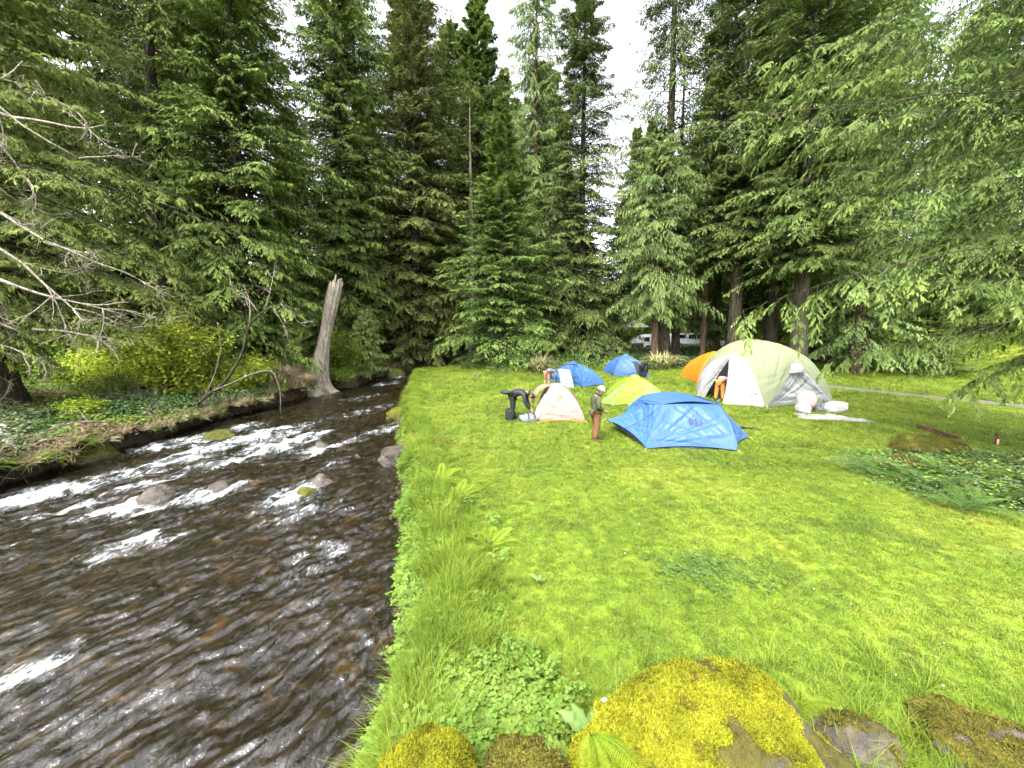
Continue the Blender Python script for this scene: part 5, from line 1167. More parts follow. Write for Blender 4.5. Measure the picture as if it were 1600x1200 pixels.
o, S_, n_ = panel(wt, 'vestibule_panel', bow(V2, F1, (.02, .05, .02)), bow(Dx, Sx, (0, 0, .03)), bow(V2, Dx, (.06, -.05, .02)), bow(F1, Sx, (-.06, -.22, .10)), WHITE, .02, .04, 1107, cen, 'white triangular front panel of the vestibule')
panel(wt, 'vestibule_panel', bow(VL, F4, (.1, 0, .02)), bow(Dx, Sx, (0, .05, .06)), bow(VL, Dx, (-.10, -.05, .02)), bow(F4, Sx, (-.3, .25, .45)), WHITE, .03, .03, 1108, cen)
panel(wt, 'door_flap', bow(VL, (9.2, 18.2, .02), (0, 0, 0)), bow(Dx, (9.84, 17.22, 2.1), (0, 0, 0)), bow(VL, Dx, (-.12, -.08, .02)), bow((9.2, 18.2, .02), (9.84, 17.22, 2.1), (-.10, -.08, 0)), WHITE, .01, .03, 1109, cen, 'rolled back white door flap')
panel(wt, 'inner_wall', bow((10.75, 16.3, .03), (9.9, 19.8, .05), (0, 0, 0)), pt((10.35, 17.2, 2.1)), bow((10.75, 16.3, .03), (10.35, 17.2, 2.1), (0, 0, .1)), bow((9.9, 19.8, .05), (10.35, 17.2, 2.1), (-.2, .2, .3)), MESHG, .02, .02, 1110, cen)
for P in (seamL, seamR, bow(F1, Sx, (-.06, -.22, .10)), wa): rod(wt, 'seam', P, .013, SAGE)
rod(wt, 'door_zip', bow(V2, Dx, (.06, -.05, .02)), .015, GREY_SHADE); rod(wt, 'door_zip', arc3((9.84, 17.2, 2.12), (10.0, 17.05, 1.75), (9.92, 17.0, 1.4)), .018, MESHG)
vb = bow((12.05, 16.62, 1.42), (12.92, 16.86, 1.42), (0, -.18, .02)); panel(wt, 'vent_hood', vb, bow((12.30, 16.84, 1.80), (12.72, 16.94, 1.80), (0, -.04, .02)), bow(vb[0], (12.30, 16.84, 1.80), (0, -.03, .03)), bow(vb[-1], (12.72, 16.94, 1.80), (0, -.03, .03)), WHITE, -.05, .02, 1111, cen, 'white vent hood on the side of the dome')
for p in (F1, F2, V2): rod(wt, 'stake_loop', [A3(p) + A3((0, -.02, .12)), A3(p) + A3((0, -.12, -.02))], .012, YEL, 4)
rod(wt, 'guy_line', [A3((12.9, 16.8, 1.4)), A3((13.4, 15.6, .0))], .004, CORD, 4)

# beige tent
B = [(.95, 13.45, .02), (2.58, 13.42, .02), (2.75, 15.2, .02), (1.05, 15.3, .02)]; T = [(1.40, 13.98, 1.20), (1.92, 13.98, 1.18), (1.95, 14.5, 1.2), (1.42, 14.5, 1.22)]
bt, pn, sdb = ring_tent('dome_tent', 'beige and white tent with orange hem and lifted rust coloured door', B, T, 1.27, [BEIGE, BEIGE, BEIGE, None, BEIGE], [.08, .13, .14, .14], .03, .02, 1200, RUST, group='tents pitched on the lawn')
writing(bt, pn[0][1], pn[0][2], .5, .70, 'REI', .17, ORP); rod(bt, 'orange_hem', pn[0][1][:, 0] + A3((0, -.02, -.04)), .022, ORHEM); rod(bt, 'cross_seam', pn[0][1][:, 24], .008, BEIGE)
dl = bow((.80, 13.75, .55), (1.40, 13.98, 1.22), (-.12, 0, .16)); dr_ = bow((.70, 14.7, .55), (1.42, 14.5, 1.24), (-.12, 0, .16)); panel(bt, 'door_awning', bow(dl[0], dr_[0], (0, 0, .05)), bow(dl[-1], dr_[-1], (0, 0, .03)), dl, dr_, RUST, .02, .02, 1210, (1.7, 14, .2), 'rust brown door propped up as an awning')
panel(bt, 'inner_wall', bow((1.1, 13.7, .03), (1.2, 15.0, .03), (0, 0, 0)), bow((1.42, 14.05, 1.1), (1.45, 14.45, 1.1), (0, 0, 0)), bow((1.1, 13.7, .03), (1.42, 14.05, 1.1), (-.05, 0, .08)), bow((1.2, 15.0, .03), (1.45, 14.45, 1.1), (-.05, 0, .08)), RUST, .02, .01, 1211, (1.9, 14.2, .3))
panel(bt, 'front_flap', bow((.72, 13.55, .02), (.97, 13.46, .05), (0, 0, 0)), bow((1.20, 13.85, .95), (1.28, 13.86, 1.0), (0, 0, 0)), bow((.72, 13.55, .02), (1.20, 13.85, .95), (-.05, 0, .0)), bow((.97, 13.46, .05), (1.28, 13.86, 1.0), (-.03, -.03, .08)), WHITE, .02, .03, 1212, (1.9, 14.2, .3))
# lime tent
B = [(4.35, 16.2, .02), (6.75, 16.35, .02), (7.0, 18.6, .03), (4.6, 18.8, .03)]; T = [(5.35, 17.2, 1.10), (5.85, 17.2, 1.10), (5.9, 17.7, 1.1), (5.4, 17.7, 1.1)]
lm, pn, sdl = ring_tent('dome_tent', 'lime green dome tent half hidden behind the front blue tent', B, T, 1.2, [LIME, LIME, LIME, LIME, LIME], [.12, .16, .16, .14], .03, .02, 1300, LIMED, group='tents pitched on the lawn')
vs_ = sdl[0]; panel(lm, 'vestibule_panel', bow((3.75, 16.9, .02), (4.35, 16.2, .05), (0, 0, .03)), bow((5.2, 17.1, 1.0), (5.35, 17.2, 1.10), (0, 0, 0)), bow((3.75, 16.9, .02), (5.2, 17.1, 1.0), (-.05, 0, -.05)), vs_, LIMED, .05, .03, 1310, (5.6, 17.5, .3), 'darker olive green vestibule side')
writing(lm, pn[1][1], pn[1][2], .3, .5, 'REI', .16, DARKP)
# blue tent with mint door
B = [(3.95, 21.0, .06), (5.35, 21.9, .08), (4.6, 24.0, .10), (2.3, 23.4, .08)]; T = [(3.55, 22.2, 1.30), (3.85, 22.45, 1.30), (3.7, 22.9, 1.3), (3.3, 22.7, 1.3)]
b1, pn, _s = ring_tent('dome_tent', 'blue tent behind the beige one with its mint grey door thrown open', B, T, 1.38, [BLUE, BLUE, BLUE, BLUEL, BLUE], [.14, .20, .2, .2], .03, .02, 1400, NAVY, group='tents pitched on the lawn')
dl = bow((2.75, 21.0, .02), (2.62, 21.9, 1.06), (0, -.05, .05)); dr_ = bow((3.42, 20.85, -.02), (3.28, 21.75, 1.02), (0, -.05, .05)); panel(b1, 'open_door', bow(dl[0], dr_[0], (0, 0, 0)), bow(dl[-1], dr_[-1], (0, 0, 0)), dl, dr_, MINT, .02, .03, 1410, (3.8, 22.6, .3), 'mint grey door flap hanging open')
rod(b1, 'door_brow', bow((2.62, 21.9, 1.07), (3.75, 21.95, 1.24), (0, -.1, .16)), .03, NAVY)
# back blue tent
B = [(6.75, 25.2, .15), (9.05, 25.0, .14), (9.2, 27.4, .25), (6.45, 27.2, .22)]; T = [(7.6, 26.1, 1.48), (8.0, 26.1, 1.48), (8.05, 26.5, 1.48), (7.6, 26.5, 1.48)]
b2, pn, _s = ring_tent('dome_tent', 'blue tent furthest back with a person leaning into its door', B, T, 1.56, [BLUE, BLUE, BLUE, BLUE, BLUEL], [.22, .2, .2, .22], .02, .02, 1500, NAVY, group='tents pitched on the lawn')
S_, n_ = pn[0][1], pn[0][2]
k = np.arange(11)[:, None] * 30 + np.arange(29)[None]; link('doorway_shade', mk_mesh('doorway_shade', (S_[29:41, 0:30] + n_[29:41, 0:30] * .03).reshape(-1, 3) - np.array(b2.location), np.stack([k, k + 30, k + 31, k + 1], -1).reshape(-1, 4), simple_mat('tent_inside_shade', (.02, .022, .03), .9)), b2)  # dark sheet over the wall paints the shade inside the doorway
# orange tent
B = [(10.7, 22.1, .08), (14.3, 22.4, .10), (14.5, 25.4, .2), (10.95, 25.0, .16)]; T = [(12.2, 23.5, 1.85), (12.8, 23.5, 1.85), (12.9, 24.0, 1.85), (12.3, 24.0, 1.85)]
og, pn, _s = ring_tent('dome_tent', 'orange dome tent behind the large white tent', B, T, 1.9, [ORANGE, ORANGE, ORANGE, ORANGE, ORANGE], [.26, .2, .2, .26], .02, .02, 1600, ORANGED, group='tents pitched on the lawn')
rod(og, 'dark_hem', bow((10.67, 22.1, .06), (10.93, 25.0, .12), (.05, 0, 0)), .05, ORANGED)

# ---------------------------------------------------------------- camp gear
def bag(name, loc, r_, seed, mat, label, cat='bag', group=None, parts=None, rough=.22, rz=0):
    root = empty(name, loc, label, cat, group, rz); V, _, T_ = sphere((0, 0, 0), (1, 1, 1), 4)
    sx = np.sign(V) * np.abs(V) ** .72; d = 1 + rough * noise3(V, 1.6, seed) + rough * .5 * noise3(V, 4.5, seed + 9); V = sx * d[:, None] * np.asarray(r_); V[:, 2] = np.maximum(V[:, 2], -r_[2] * .8) + r_[2] * .8
    link('body', mk_mesh('body', V, T_, mat, smooth=True), root); return root
C_GREY = simple_mat('grey_cloth', (.24, .235, .225), .8, .2, .4, 5, .5, 18); C_WHITE = simple_mat('white_sack', (.36, .36, .36), .6, .2, .25, 5, .6, 14); C_PINK = simple_mat('pinkish_white_cloth', (.36, .29, .27), .7, .2, .25, 5, .6, 14); C_DKG = simple_mat('slate_grey_cloth', (.10, .112, .12), .8); C_BLACK = simple_mat('black_cloth', (.012, .012, .014), .75, .2, bump=.4, bscale=30); C_STEEL = simple_mat('blue_grey_cloth', (.12, .15, .175), .7, .3, .4, 7, .5, 20)
g_ = 'bags beside the large tent'
o = bag('stuff_sack', (12.05, 15.55, .0), (.30, .28, .46), 1701, C_PINK, 'upright pinkish white sack beside the large tent', group=g_); rod(o, 'drawstring', A3(o.location) + bow((-.15, -.25, .62), (.2, -.24, .62), (0, -.05, 0)), .012, C_WHITE)
o = bag('duffel_bag', (12.42, 15.25, .0), (.17, .20, .20), 1702, C_DKG, 'small slate grey bag between the white sacks', group=g_); rod(o, 'strap', A3(o.location) + arc3((-.12, -.1, .25), (-.05, -.12, .52), (.08, -.05, .28)), .02, C_DKG)
o = bag('stuff_sack', (12.86, 15.15, .0), (.42, .26, .24), 1703, C_WHITE, 'lying white sack at the right end of the gear beside the large tent', group=g_); rod(o, 'drawstring', A3(o.location) + bow((.36, -.1, .2), (.40, .1, .2), (.06, 0, 0)), .012, C_GREY)
o = bag('stuff_sack', (11.65, 15.15, .0), (.26, .22, .18), 1704, C_WHITE, 'low white sack at the left end of the gear beside the large tent', group=g_); rod(o, 'drawstring', A3(o.location) + bow((-.2, -.12, .15), (-.2, .12, .15), (-.06, 0, 0)), .012, C_GREY)
U, Vv = np.meshgrid(np.linspace(-1, 1, 40), np.linspace(-1, 1, 28), indexing='ij')
Xc = 11.75 + U * (.95 - .25 * Vv) + .12 * vn(U * 2, Vv * 2, 1711); Yc = 14.15 + Vv * .50 - .22 * U + .10 * vn(U * 2.3, Vv * 2, 1712); Zc = terrain(Xc, Yc) + .05 + .16 * np.abs(fbm(U * 2.4, Vv * 3.1, 1713, 3)) * (1 - np.maximum(np.abs(U), np.abs(Vv)) ** 4)
k = np.arange(39)[:, None] * 28 + np.arange(27)[None]; link('ground_sheet', mk_mesh('ground_sheet', np.stack([Xc, Yc, Zc], -1).reshape(-1, 3), np.stack([k, k + 28, k + 29, k + 1], -1).reshape(-1, 4), C_GREY, smooth=True), None, 'crumpled grey ground sheet spread on the grass in front of the sacks', 'sheet')
# backpack and bags by the bending person
o = bag('backpack', (.62, 13.55, .0), (.34, .24, .17), 1721, C_STEEL, 'blue grey backpack lying at the feet of the bending person', 'backpack', rz=.2)
for s_ in (-.1, .12): rod(o, 'strap', A3(o.location) + arc3((s_, -.2, .06), (s_ + .03, -.2, .30), (s_ + .02, .15, .26)), .018, C_BLACK)
V, _, T_ = sphere((.1, -.16, .2), (.12, .09, .07), 3); link('pocket', mk_mesh('pocket', V, T_, simple_mat('red_brown_cloth', (.22, .08, .06), .7), smooth=True), o)
o = bag('stuff_sack', (-.08, 13.75, .0), (.17, .17, .24), 1722, C_BLACK, 'black sack standing behind the legs of the bending person', group='black bags'); rod(o, 'strap', A3(o.location) + arc3((-.1, -.1, .3), (-.05, -.1, .46), (.1, -.05, .32)), .015, C_BLACK)
# strap left on the grass, plank, stake, split log by the lawn edge
link('webbing_strap', (lambda G: G.mesh('webbing_strap', C_BLACK, True))((lambda G: (G.add(*tube([(7.35, 12.3, .02), (7.55, 12.45, .08), (7.85, 12.35, .06), (8.05, 12.42, .03), (8.25, 12.35, .02)], [.03, .04, .03, .025, .015], 6)), G)[1])(Geo())), None, 'black strap dropped on the grass right of the front blue tent', 'strap')
root = empty('wooden_plank', (13.3, 11.8, .05), 'reddish brown plank lying on the lawn behind the mossy rock', 'plank'); WOODR = bark_mat('red_brown_board', (.10, .05, .03), (.22, .12, .08), 3, 9)
V, _, T_ = boxv((0, 0, .05), (1.62, .05, .14), math.atan2(-1.5, -.35) + math.pi, .008); link('board', mk_mesh('board', V, T_, WOODR), root)
root = empty('wooden_stake', (13.62, 10.6, .03), 'short wooden stake with pinkish marker standing in the lawn at the right edge', 'stake')
V, _, T_ = boxv((0, 0, .17), (.05, .05, .42), .3, .006); link('post', mk_mesh('post', V, T_, WOODR), root); V, _, T_ = boxv((0, -.035, .12), (.075, .015, .16), .3, .003); link('marker', mk_mesh('marker', V, T_, simple_mat('pink_marker', (.75, .45, .36), .6)), root)
root = empty('split_log', (-2.35, 25.3, .17), 'two small pieces of split wood lying on the far lawn edge', 'firewood')
for k in range(2):
    V, _, T_ = boxv((.18 * k - .1, .14 * k, .07), (.55, .13, .13), .3 + .6 * k, .02); link('log_piece', mk_mesh('log_piece', V, T_, B_PALE), root)
# ---------------------------------------------------------------- people
SKIN = simple_mat('skin', (.30, .17, .12), .55, .3); SKIND = simple_mat('tan_skin', (.25, .14, .10), .55, .3)
def skin_mesh(name, J, edges, rad, mat, lv=2, root=0):
    me = bpy.data.meshes.new(name); me.from_pydata([tuple(p) for p in J], edges, []); o = bpy.data.objects.new(name, me); COL.objects.link(o)
    md = o.modifiers.new('skin', 'SKIN'); md.branch_smoothing = .6; md.use_smooth_shade = True
    for i, sv in enumerate(me.skin_vertices[0].data):
        r_ = rad[i]; sv.radius = (r_, r_) if not hasattr(r_, '__len__') else r_; sv.use_root = (i == root)
    o.modifiers.new('sub', 'SUBSURF').levels = lv; o.modifiers['sub'].render_levels = lv
    dg = bpy.context.evaluated_depsgraph_get(); out = bpy.data.meshes.new_from_object(o.evaluated_get(dg)); bpy.data.objects.remove(o)
    out.materials.clear(); out.materials.append(mat); out.polygons.foreach_set('use_smooth', np.ones(len(out.polygons), bool)); return out
def me_arrays(me):
    V = np.array([v.co[:] for v in me.vertices]); me.calc_loop_triangles(); T = np.array([t.vertices[:] for t in me.loop_triangles]); return V, T
def person(label, loc, rz, J, top, legs, shoe, hair, skin=None, hood=None, jacket_r=1.12, scale=1.0, shorts=False, hat=None, hatname='beanie', look=0.0, group='campers'):
    """J: joints in metres, person faces local +X"""
    skin = skin or SKIN; root = empty('person', loc, label, 'person', group, rz, scale)
    pel, spi, che, nek, hed = [A3(J[k]) for k in ('pelvis', 'spine', 'chest', 'neck', 'head')]
    P = [pel, spi, che, nek]; E = [(0, 1), (1, 2), (2, 3)]; Rd = [(.12, .15), (.11, .135), (.12, .16), .055]
    hands = []
    for s in ('l', 'r'):
        sh, el, wr_ = A3(J['sh_' + s]), A3(J['el_' + s]), A3(J['wr_' + s]); i = len(P); P += [sh, el, wr_]; E += [(2, i), (i, i + 1), (i + 1, i + 2)]; Rd += [.06, .045, .032]; hands.append((wr_, unit(wr_ - el)))
        hp, kn, an, to = A3(J['hip_' + s]), A3(J['kn_' + s]), A3(J['an_' + s]), A3(J['to_' + s]); i = len(P); P += [hp, kn, an, to]; E += [(0, i), (i, i + 1), (i + 1, i + 2), (i + 2, i + 3)]; Rd += [.088, .058, .04, .032]
    body = skin_mesh('body', P, E, Rd, skin); V, T_ = me_arrays(body); G = Geo(); G.add(V, None, T_)
    # head with nose, ears, brow; hands with palm, four fingers and a thumb, all in the body mesh
    fw = unit(A3(J['face'])); up = unit(hed - nek); up = unit(up - fw * up.dot(fw) * .6); lf = np.cross(up, fw); fw = np.cross(lf, up)
    V, _, T_ = sphere((0, 0, 0), (1, 1, 1), 3); X, Yy, Z_ = V.T; jaw = 1 - .22 * np.clip(-Z_, 0, 1)
    Vh = hed + np.outer(X * .098 * (1 + .06 * (Z_ > .2)), fw) + np.outer(Yy * .076 * jaw, lf) + np.outer(Z_ * .118, up)
    dent = (X > .6) & (np.abs(np.abs(Yy) - .35) < .2) & (np.abs(Z_ - .06) < .14); Vh -= np.outer(dent * .010, fw); G.add(Vh, None, T_)
    for c_, r_ in ((fw * .102 - up * .02, .018), (fw * .098 - up * .062, .014), (lf * .078, .022), (-lf * .078, .022)):
        v, _, t_ = sphere(hed + c_, (r_,) * 3, 2); G.add(v, None, t_)
    G.add(*tube([nek - up * .03, (nek + hed) / 2 - up * .02, hed - up * .06], [.055, .05, .055], 8))
    for wr_, hd in hands:
        sd_ = unit(np.cross(hd, A3((0, 0, 1)) + A3((.3, .1, 0)))); nn = np.cross(sd_, hd); pc = wr_ + hd * .05
        v, _, t_ = sphere((0, 0, 0), (1, 1, 1), 2); G.add(pc + np.outer(v[:, 0] * .055, hd) + np.outer(v[:, 1] * .042, sd_) + np.outer(v[:, 2] * .020, nn), None, t_)
        for q_, (of, ln) in enumerate(((-.03, .065), (-.01, .078), (.01, .074), (.03, .058))):
            b_ = pc + hd * .045 + sd_ * of; G.add(*tube([b_ - hd * .01, b_ + hd * ln * .5 + nn * .004, b_ + hd * ln * .85 + nn * .022, b_ + hd * ln + nn * .035], [.010, .009, .008, .006], 6))
        b_ = pc + sd_ * .04 - hd * .01; G.add(*tube([b_ - sd_ * .01, b_ + sd_ * .022 + hd * .025, b_ + sd_ * .026 + hd * .05 + nn * .01], [.011, .010, .007], 6))
    link('body', G.mesh('body', skin, True), root)
    # clothes follow the body
    jr = jacket_r; Pj = [pel + (spi - pel) * .05, spi, che, nek - (nek - che) * .25]; Ej = [(0, 1), (1, 2), (2, 3)]; Rj = [(.150 * jr, .178 * jr), (.138 * jr, .165 * jr), (.138 * jr, .185 * jr), .075]
    for s in ('l', 'r'):
        sh, el, wr_ = A3(J['sh_' + s]), A3(J['el_' + s]), A3(J['wr_' + s]); i = len(Pj); Pj += [sh, el, wr_ - (wr_ - el) * .05]; Ej += [(2, i), (i, i + 1), (i + 1, i + 2)]; Rj += [.078 * jr, .062 * jr, .046 * jr]
    link('jacket', skin_mesh('jacket', Pj, Ej, Rj, top), root)
    Pt = [pel + (spi - pel) * .15]; Et = []; Rt = [(.135, .163)]
    for s in ('l', 'r'):
        hp, kn, an = A3(J['hip_' + s]), A3(J['kn_' + s]), A3(J['an_' + s]); i = len(Pt); end = kn if shorts else an + (kn - an) * .08
        Pt += [hp, kn] + ([] if shorts else [end]); Et += [(0, i), (i, i + 1)] + ([] if shorts else [(i + 1, i + 2)]); Rt += [.118, .090] + ([] if shorts else [.072])
    link('trousers', skin_mesh('trousers', Pt, Et, Rt, legs), root)
    for s in ('l', 'r'):
        an, to = A3(J['an_' + s]), A3(J['to_' + s]); d = unit((to - an) * A3((1, 1, 0))); g0 = min(an[2], to[2])
        link('boot', skin_mesh('boot', [an + A3((0, 0, .07)), an + A3((0, 0, -.01)), to, to + d * .07 + A3((0, 0, -.006))], [(0, 1), (1, 2), (2, 3)], [.055, .056, .048, .030], shoe, 2), root)
    V, _, T_ = sphere((0, 0, 0), (1, 1, 1), 3); X, Yy, Z_ = V.T; keep = ((Z_ > .22) | ((X < -.15) & (Z_ > -.55)))
    Vh = hed + np.outer(X * .106, fw) + np.outer(Yy * .086, lf) + np.outer(Z_ * .126, up) + np.outer(.01 * noise3(V, 4, 3), up); T2 = T_[keep[T_].all(1)]
    link('hair', mk_mesh('hair', Vh, T2, hair, smooth=True), root)
    if hat is not None:
        k2 = Z_ > .12; Vq = hed + up * .01 + np.outer(X * .118, fw) + np.outer(Yy * .098, lf) + np.outer(Z_ * .142, up); h_ = link(hatname, mk_mesh(hatname, Vq, T_[k2[T_].all(1)], hat, smooth=True), root)
        a = np.linspace(0, 6.283, 25); G = Geo(); G.add(*tube(hed + up * .032 + np.outer(np.cos(a) * .114, fw) + np.outer(np.sin(a) * .094, lf), .016, 6, False)); link('brim', G.mesh('brim', hat, True), h_)
    if hood is not None:
        G = Geo(); a = np.linspace(-2.4, 2.4, 17); G.add(*tube(nek - up * .005 - np.outer(np.cos(a) * .085, fw) + np.outer(np.sin(a) * .092, lf) + up * .02, .04, 8)); link('hood', G.mesh('hood', hood, True), root)
    return root
def J_stand():
    return dict(pelvis=(0, 0, .90), spine=(.0, 0, 1.06), chest=(.02, 0, 1.26), neck=(.07, 0, 1.42), head=(.14, 0, 1.53), face=(.85, 0, -.5), sh_l=(.02, .18, 1.34), el_l=(-.04, .25, 1.08), wr_l=(.16, .17, .95), sh_r=(.02, -.18, 1.34), el_r=(-.02, -.25, 1.08), wr_r=(.19, -.15, .97),
                hip_l=(0, .09, .86), kn_l=(.03, .11, .48), an_l=(-.03, .11, .09), to_l=(.11, .13, .05), hip_r=(0, -.09, .86), kn_r=(.02, -.10, .48), an_r=(-.05, -.10, .09), to_r=(.09, -.12, .05))
def J_bend(z=0.0, f=0.0):
    return dict(pelvis=(0, 0, .88), spine=(.16, 0, .99), chest=(.38, 0, 1.00), neck=(.57, 0, .95), head=(.67, 0, .87), face=(.45, 0, -.9), sh_l=(.44, .18, .94), el_l=(.46, .23, .64), wr_l=(.62, .14, .42), sh_r=(.44, -.18, .94), el_r=(.50, -.22, .64), wr_r=(.66, -.10, .40),
                hip_l=(0, .09, .84), kn_l=(.0, .12, .46), an_l=(-.06, .13, .09), to_l=(.08, .15, .05), hip_r=(0, -.09, .84), kn_r=(.05, -.11, .46), an_r=(.0, -.13, .09), to_r=(.14, -.14, .05))
OLIVE = simple_mat('olive_jacket', (.05, .058, .03), .75, .2, .35, 6, .6, 22); BROWN = simple_mat('brown_canvas', (.135, .07, .03), .8, .15, .3, 6, .5, 30); CREAM = simple_mat('cream_wool', (.42, .37, .26), .9, .1, bump=.8, bscale=60); BOOT = simple_mat('dark_leather', (.06, .03, .02), .6)
BLK = simple_mat('black_jacket', (.016, .017, .022), .6, .3, .4, 6, .6, 20); BLK2 = simple_mat('black_trousers', (.010, .010, .014), .7, .2, bump=.4, bscale=24); HAIRB = simple_mat('brown_hair', (.06, .025, .015), .6); GREYS = simple_mat('grey_shirt', (.10, .105, .12), .8, .2, bump=.4, bscale=20); TANP = simple_mat('tan_trousers', (.33, .15, .035), .8, .2, .3, 6, .5, 24); PINKS = simple_mat('pink_shirt', (.36, .17, .18), .8); BRNS = simple_mat('reddish_brown_shorts', (.24, .12, .085), .8, .2, bump=.4, bscale=20); DENIM = simple_mat('slate_trousers', (.09, .11, .14), .8)
p = person('standing person in olive jacket, brown trousers and cream beanie beside the front blue tent', (2.46, 11.15, gz(2.46, 11.15)), R(8), J_stand(), OLIVE, BROWN, BOOT, HAIRB, hat=CREAM, hood=OLIVE, jacket_r=1.14)
Pj = [(0, 0, .80), (0, 0, .98)]; link('jacket_skirt', skin_mesh('jacket_skirt', [(-.01, 0, .74), (0, 0, .90), (0, 0, 1.02)], [(0, 1), (1, 2)], [(.165, .205), (.165, .20), (.16, .19)], OLIVE), p)
p = person('person in black bending over a backpack left of the beige tent', (.02, 13.95, gz(.02, 13.95)), R(-14), J_bend(), BLK, BLK2, BLK2, HAIRB, hood=BLK, hat=BLK, hatname='cap', scale=1.05)
V, _, T_ = sphere((-.26, 0, .95), (.20, .13, .075), 3); link('hip_pack', mk_mesh('hip_pack', V, T_, BLK, smooth=True), p)
p = person('person in grey shirt and brownish shorts bent over behind the beige tent', (1.95, 21.3, gz(1.95, 21.3)), R(38), J_bend(), GREYS, BRNS, BOOT, HAIRB, shorts=True, skin=SKIND)
p = person('person in dark clothes leaning into the back blue tent', (8.35, 24.55, gz(8.35, 24.55)), R(55), J_bend(), BLK, BLK2, BOOT, HAIRB, scale=1.02)
p = person('person in tan trousers and pink shirt bent over inside the doorway of the large tent', (9.46, 17.35, gz(9.46, 17.35)), R(40), J_bend(), PINKS, TANP, BOOT, HAIRB, scale=1.08)

# ---------------------------------------------------------------- vehicles under the trees
PAINT = simple_mat('white_paint', (.78, .79, .80), .25, .5); PAINTD = simple_mat('dark_grey_trim', (.06, .06, .065), .5); GLASS = simple_mat('tinted_window', (.012, .015, .018), .08, .6); TYRE = simple_mat('rubber', (.015, .015, .016), .8); RIM = simple_mat('alloy_rim', (.30, .31, .32), .35, .5, metal=.7); LAMP = simple_mat('clear_lamp', (.6, .62, .65), .15, .6); RED = simple_mat('red_lamp', (.35, .02, .02), .3)  # trim is plain dark grey
def loft(sections, closed=True):
    """sections: list of (k,3) rings with the same count"""
    S_ = np.array(sections, float); n, k = S_.shape[:2]; V = S_.reshape(-1, 3); i = np.arange(n - 1)[:, None] * k; j = np.arange(k)[None]; jj = (j + 1) % k
    Q = np.stack([i + j, i + jj, i + k + jj, i + k + j], -1).reshape(-1, 4); T_ = [(0, a + 1, a) for a in range(1, k - 1)] + [((n - 1) * k, (n - 1) * k + a, (n - 1) * k + a + 1) for a in range(1, k - 1)]
    return V, Q, T_
def side_body(profile, hw, inset):
    """extrude a side profile (x,z) across the width with the upper part tucked in"""
    pr = np.array(profile, float); zs = pr[:, 1]; f = np.clip((zs - inset[0]) / (inset[1] - inset[0]), 0, 1) * inset[2]; secs = []
    for y, sc_ in ((-hw, 0), (-hw + .07, 1), (hw - .07, 1), (hw, 0)):
        yy = np.where(True, np.sign(y) * (abs(y) - f), y); cc = pr.mean(0); q_ = cc + (pr - cc) * (1 if sc_ else .97); secs.append(np.stack([q_[:, 0], yy, q_[:, 1]], 1))
    return loft(secs)
def wheel(root, x, y, r_, w_):
    a = np.linspace(0, 6.283, 29)[:-1]; G = Geo(); secs = [np.stack([x + rr * np.cos(a), 0 * a + y + yy, r_ + rr * np.sin(a)], 1) for rr, yy in ((r_ * .6, -w_ / 2), (r_ * .95, -w_ / 2), (r_, -w_ * .32), (r_, w_ * .32), (r_ * .95, w_ / 2), (r_ * .6, w_ / 2))]
    G.add(*loft(secs)); wh = link('wheel', G.mesh('wheel', TYRE, True), root); s = -1 if y < 0 else 1; G = Geo(); G.add(*loft([np.stack([x + rr * np.cos(a), 0 * a + y + yy, r_ + rr * np.sin(a)], 1) for rr, yy in ((r_ * .62, s * w_ * .3), (r_ * .62, s * w_ * .52), (r_ * .5, s * w_ * .50), (r_ * .15, s * w_ * .54))])); link('rim', G.mesh('rim', RIM, True), wh)
def sheet(root, name, quad, mat, y, th=.02, parent=None):
    q_ = np.array(quad, float); s = -1 if y < 0 else 1; V = np.concatenate([np.stack([q_[:, 0], 0 * q_[:, 0] + y, q_[:, 1]], 1), np.stack([q_[:, 0], 0 * q_[:, 0] + y + s * th, q_[:, 1]], 1)]); n = len(q_)
    if q_.shape[1] == 3: V[:n, 1] -= s * q_[:, 2]; V[n:, 1] -= s * q_[:, 2]
    G = Geo(); G.add(V, [(k, (k + 1) % n, n + (k + 1) % n, n + k) for k in range(n)], [(n, n + k, n + k + 1) for k in range(1, n - 1)]); return link(name, G.mesh(name, mat), parent or root)
tk = empty('pickup_truck', (19.2, 40.6, gz(19.2, 40.0) - .02), 'white pickup truck with canopy parked behind the tree trunks', 'truck', rz=R(-8))
arch = lambda cx, r_: [(cx + r_ * math.cos(t_), .40 + r_ * math.sin(t_)) for t_ in np.linspace(math.pi, 0, 9)]
prof = [(-2.75, .50)] + arch(-1.75, .48) + arch(1.72, .48) + [(2.68, .50), (2.75, .75), (2.70, 1.02), (1.15, 1.16), (-2.72, 1.14), (-2.78, .8)]
G = Geo(); G.add(*side_body(prof, .93, (.9, 1.2, .03))); link('body', G.mesh('body', PAINT), tk)
G = Geo(); G.add(*side_body([(-.95, 1.12), (1.20, 1.12), (.42, 1.74), (-.80, 1.78)], .86, (1.12, 1.78, .16))); cb = link('cabin', G.mesh('cabin', PAINT), tk)
G = Geo(); G.add(*side_body([(-2.70, 1.12), (-1.0, 1.12), (-.98, 1.77), (-2.45, 1.74)], .86, (1.12, 1.78, .14))); cp = link('canopy', G.mesh('canopy', PAINT), tk)
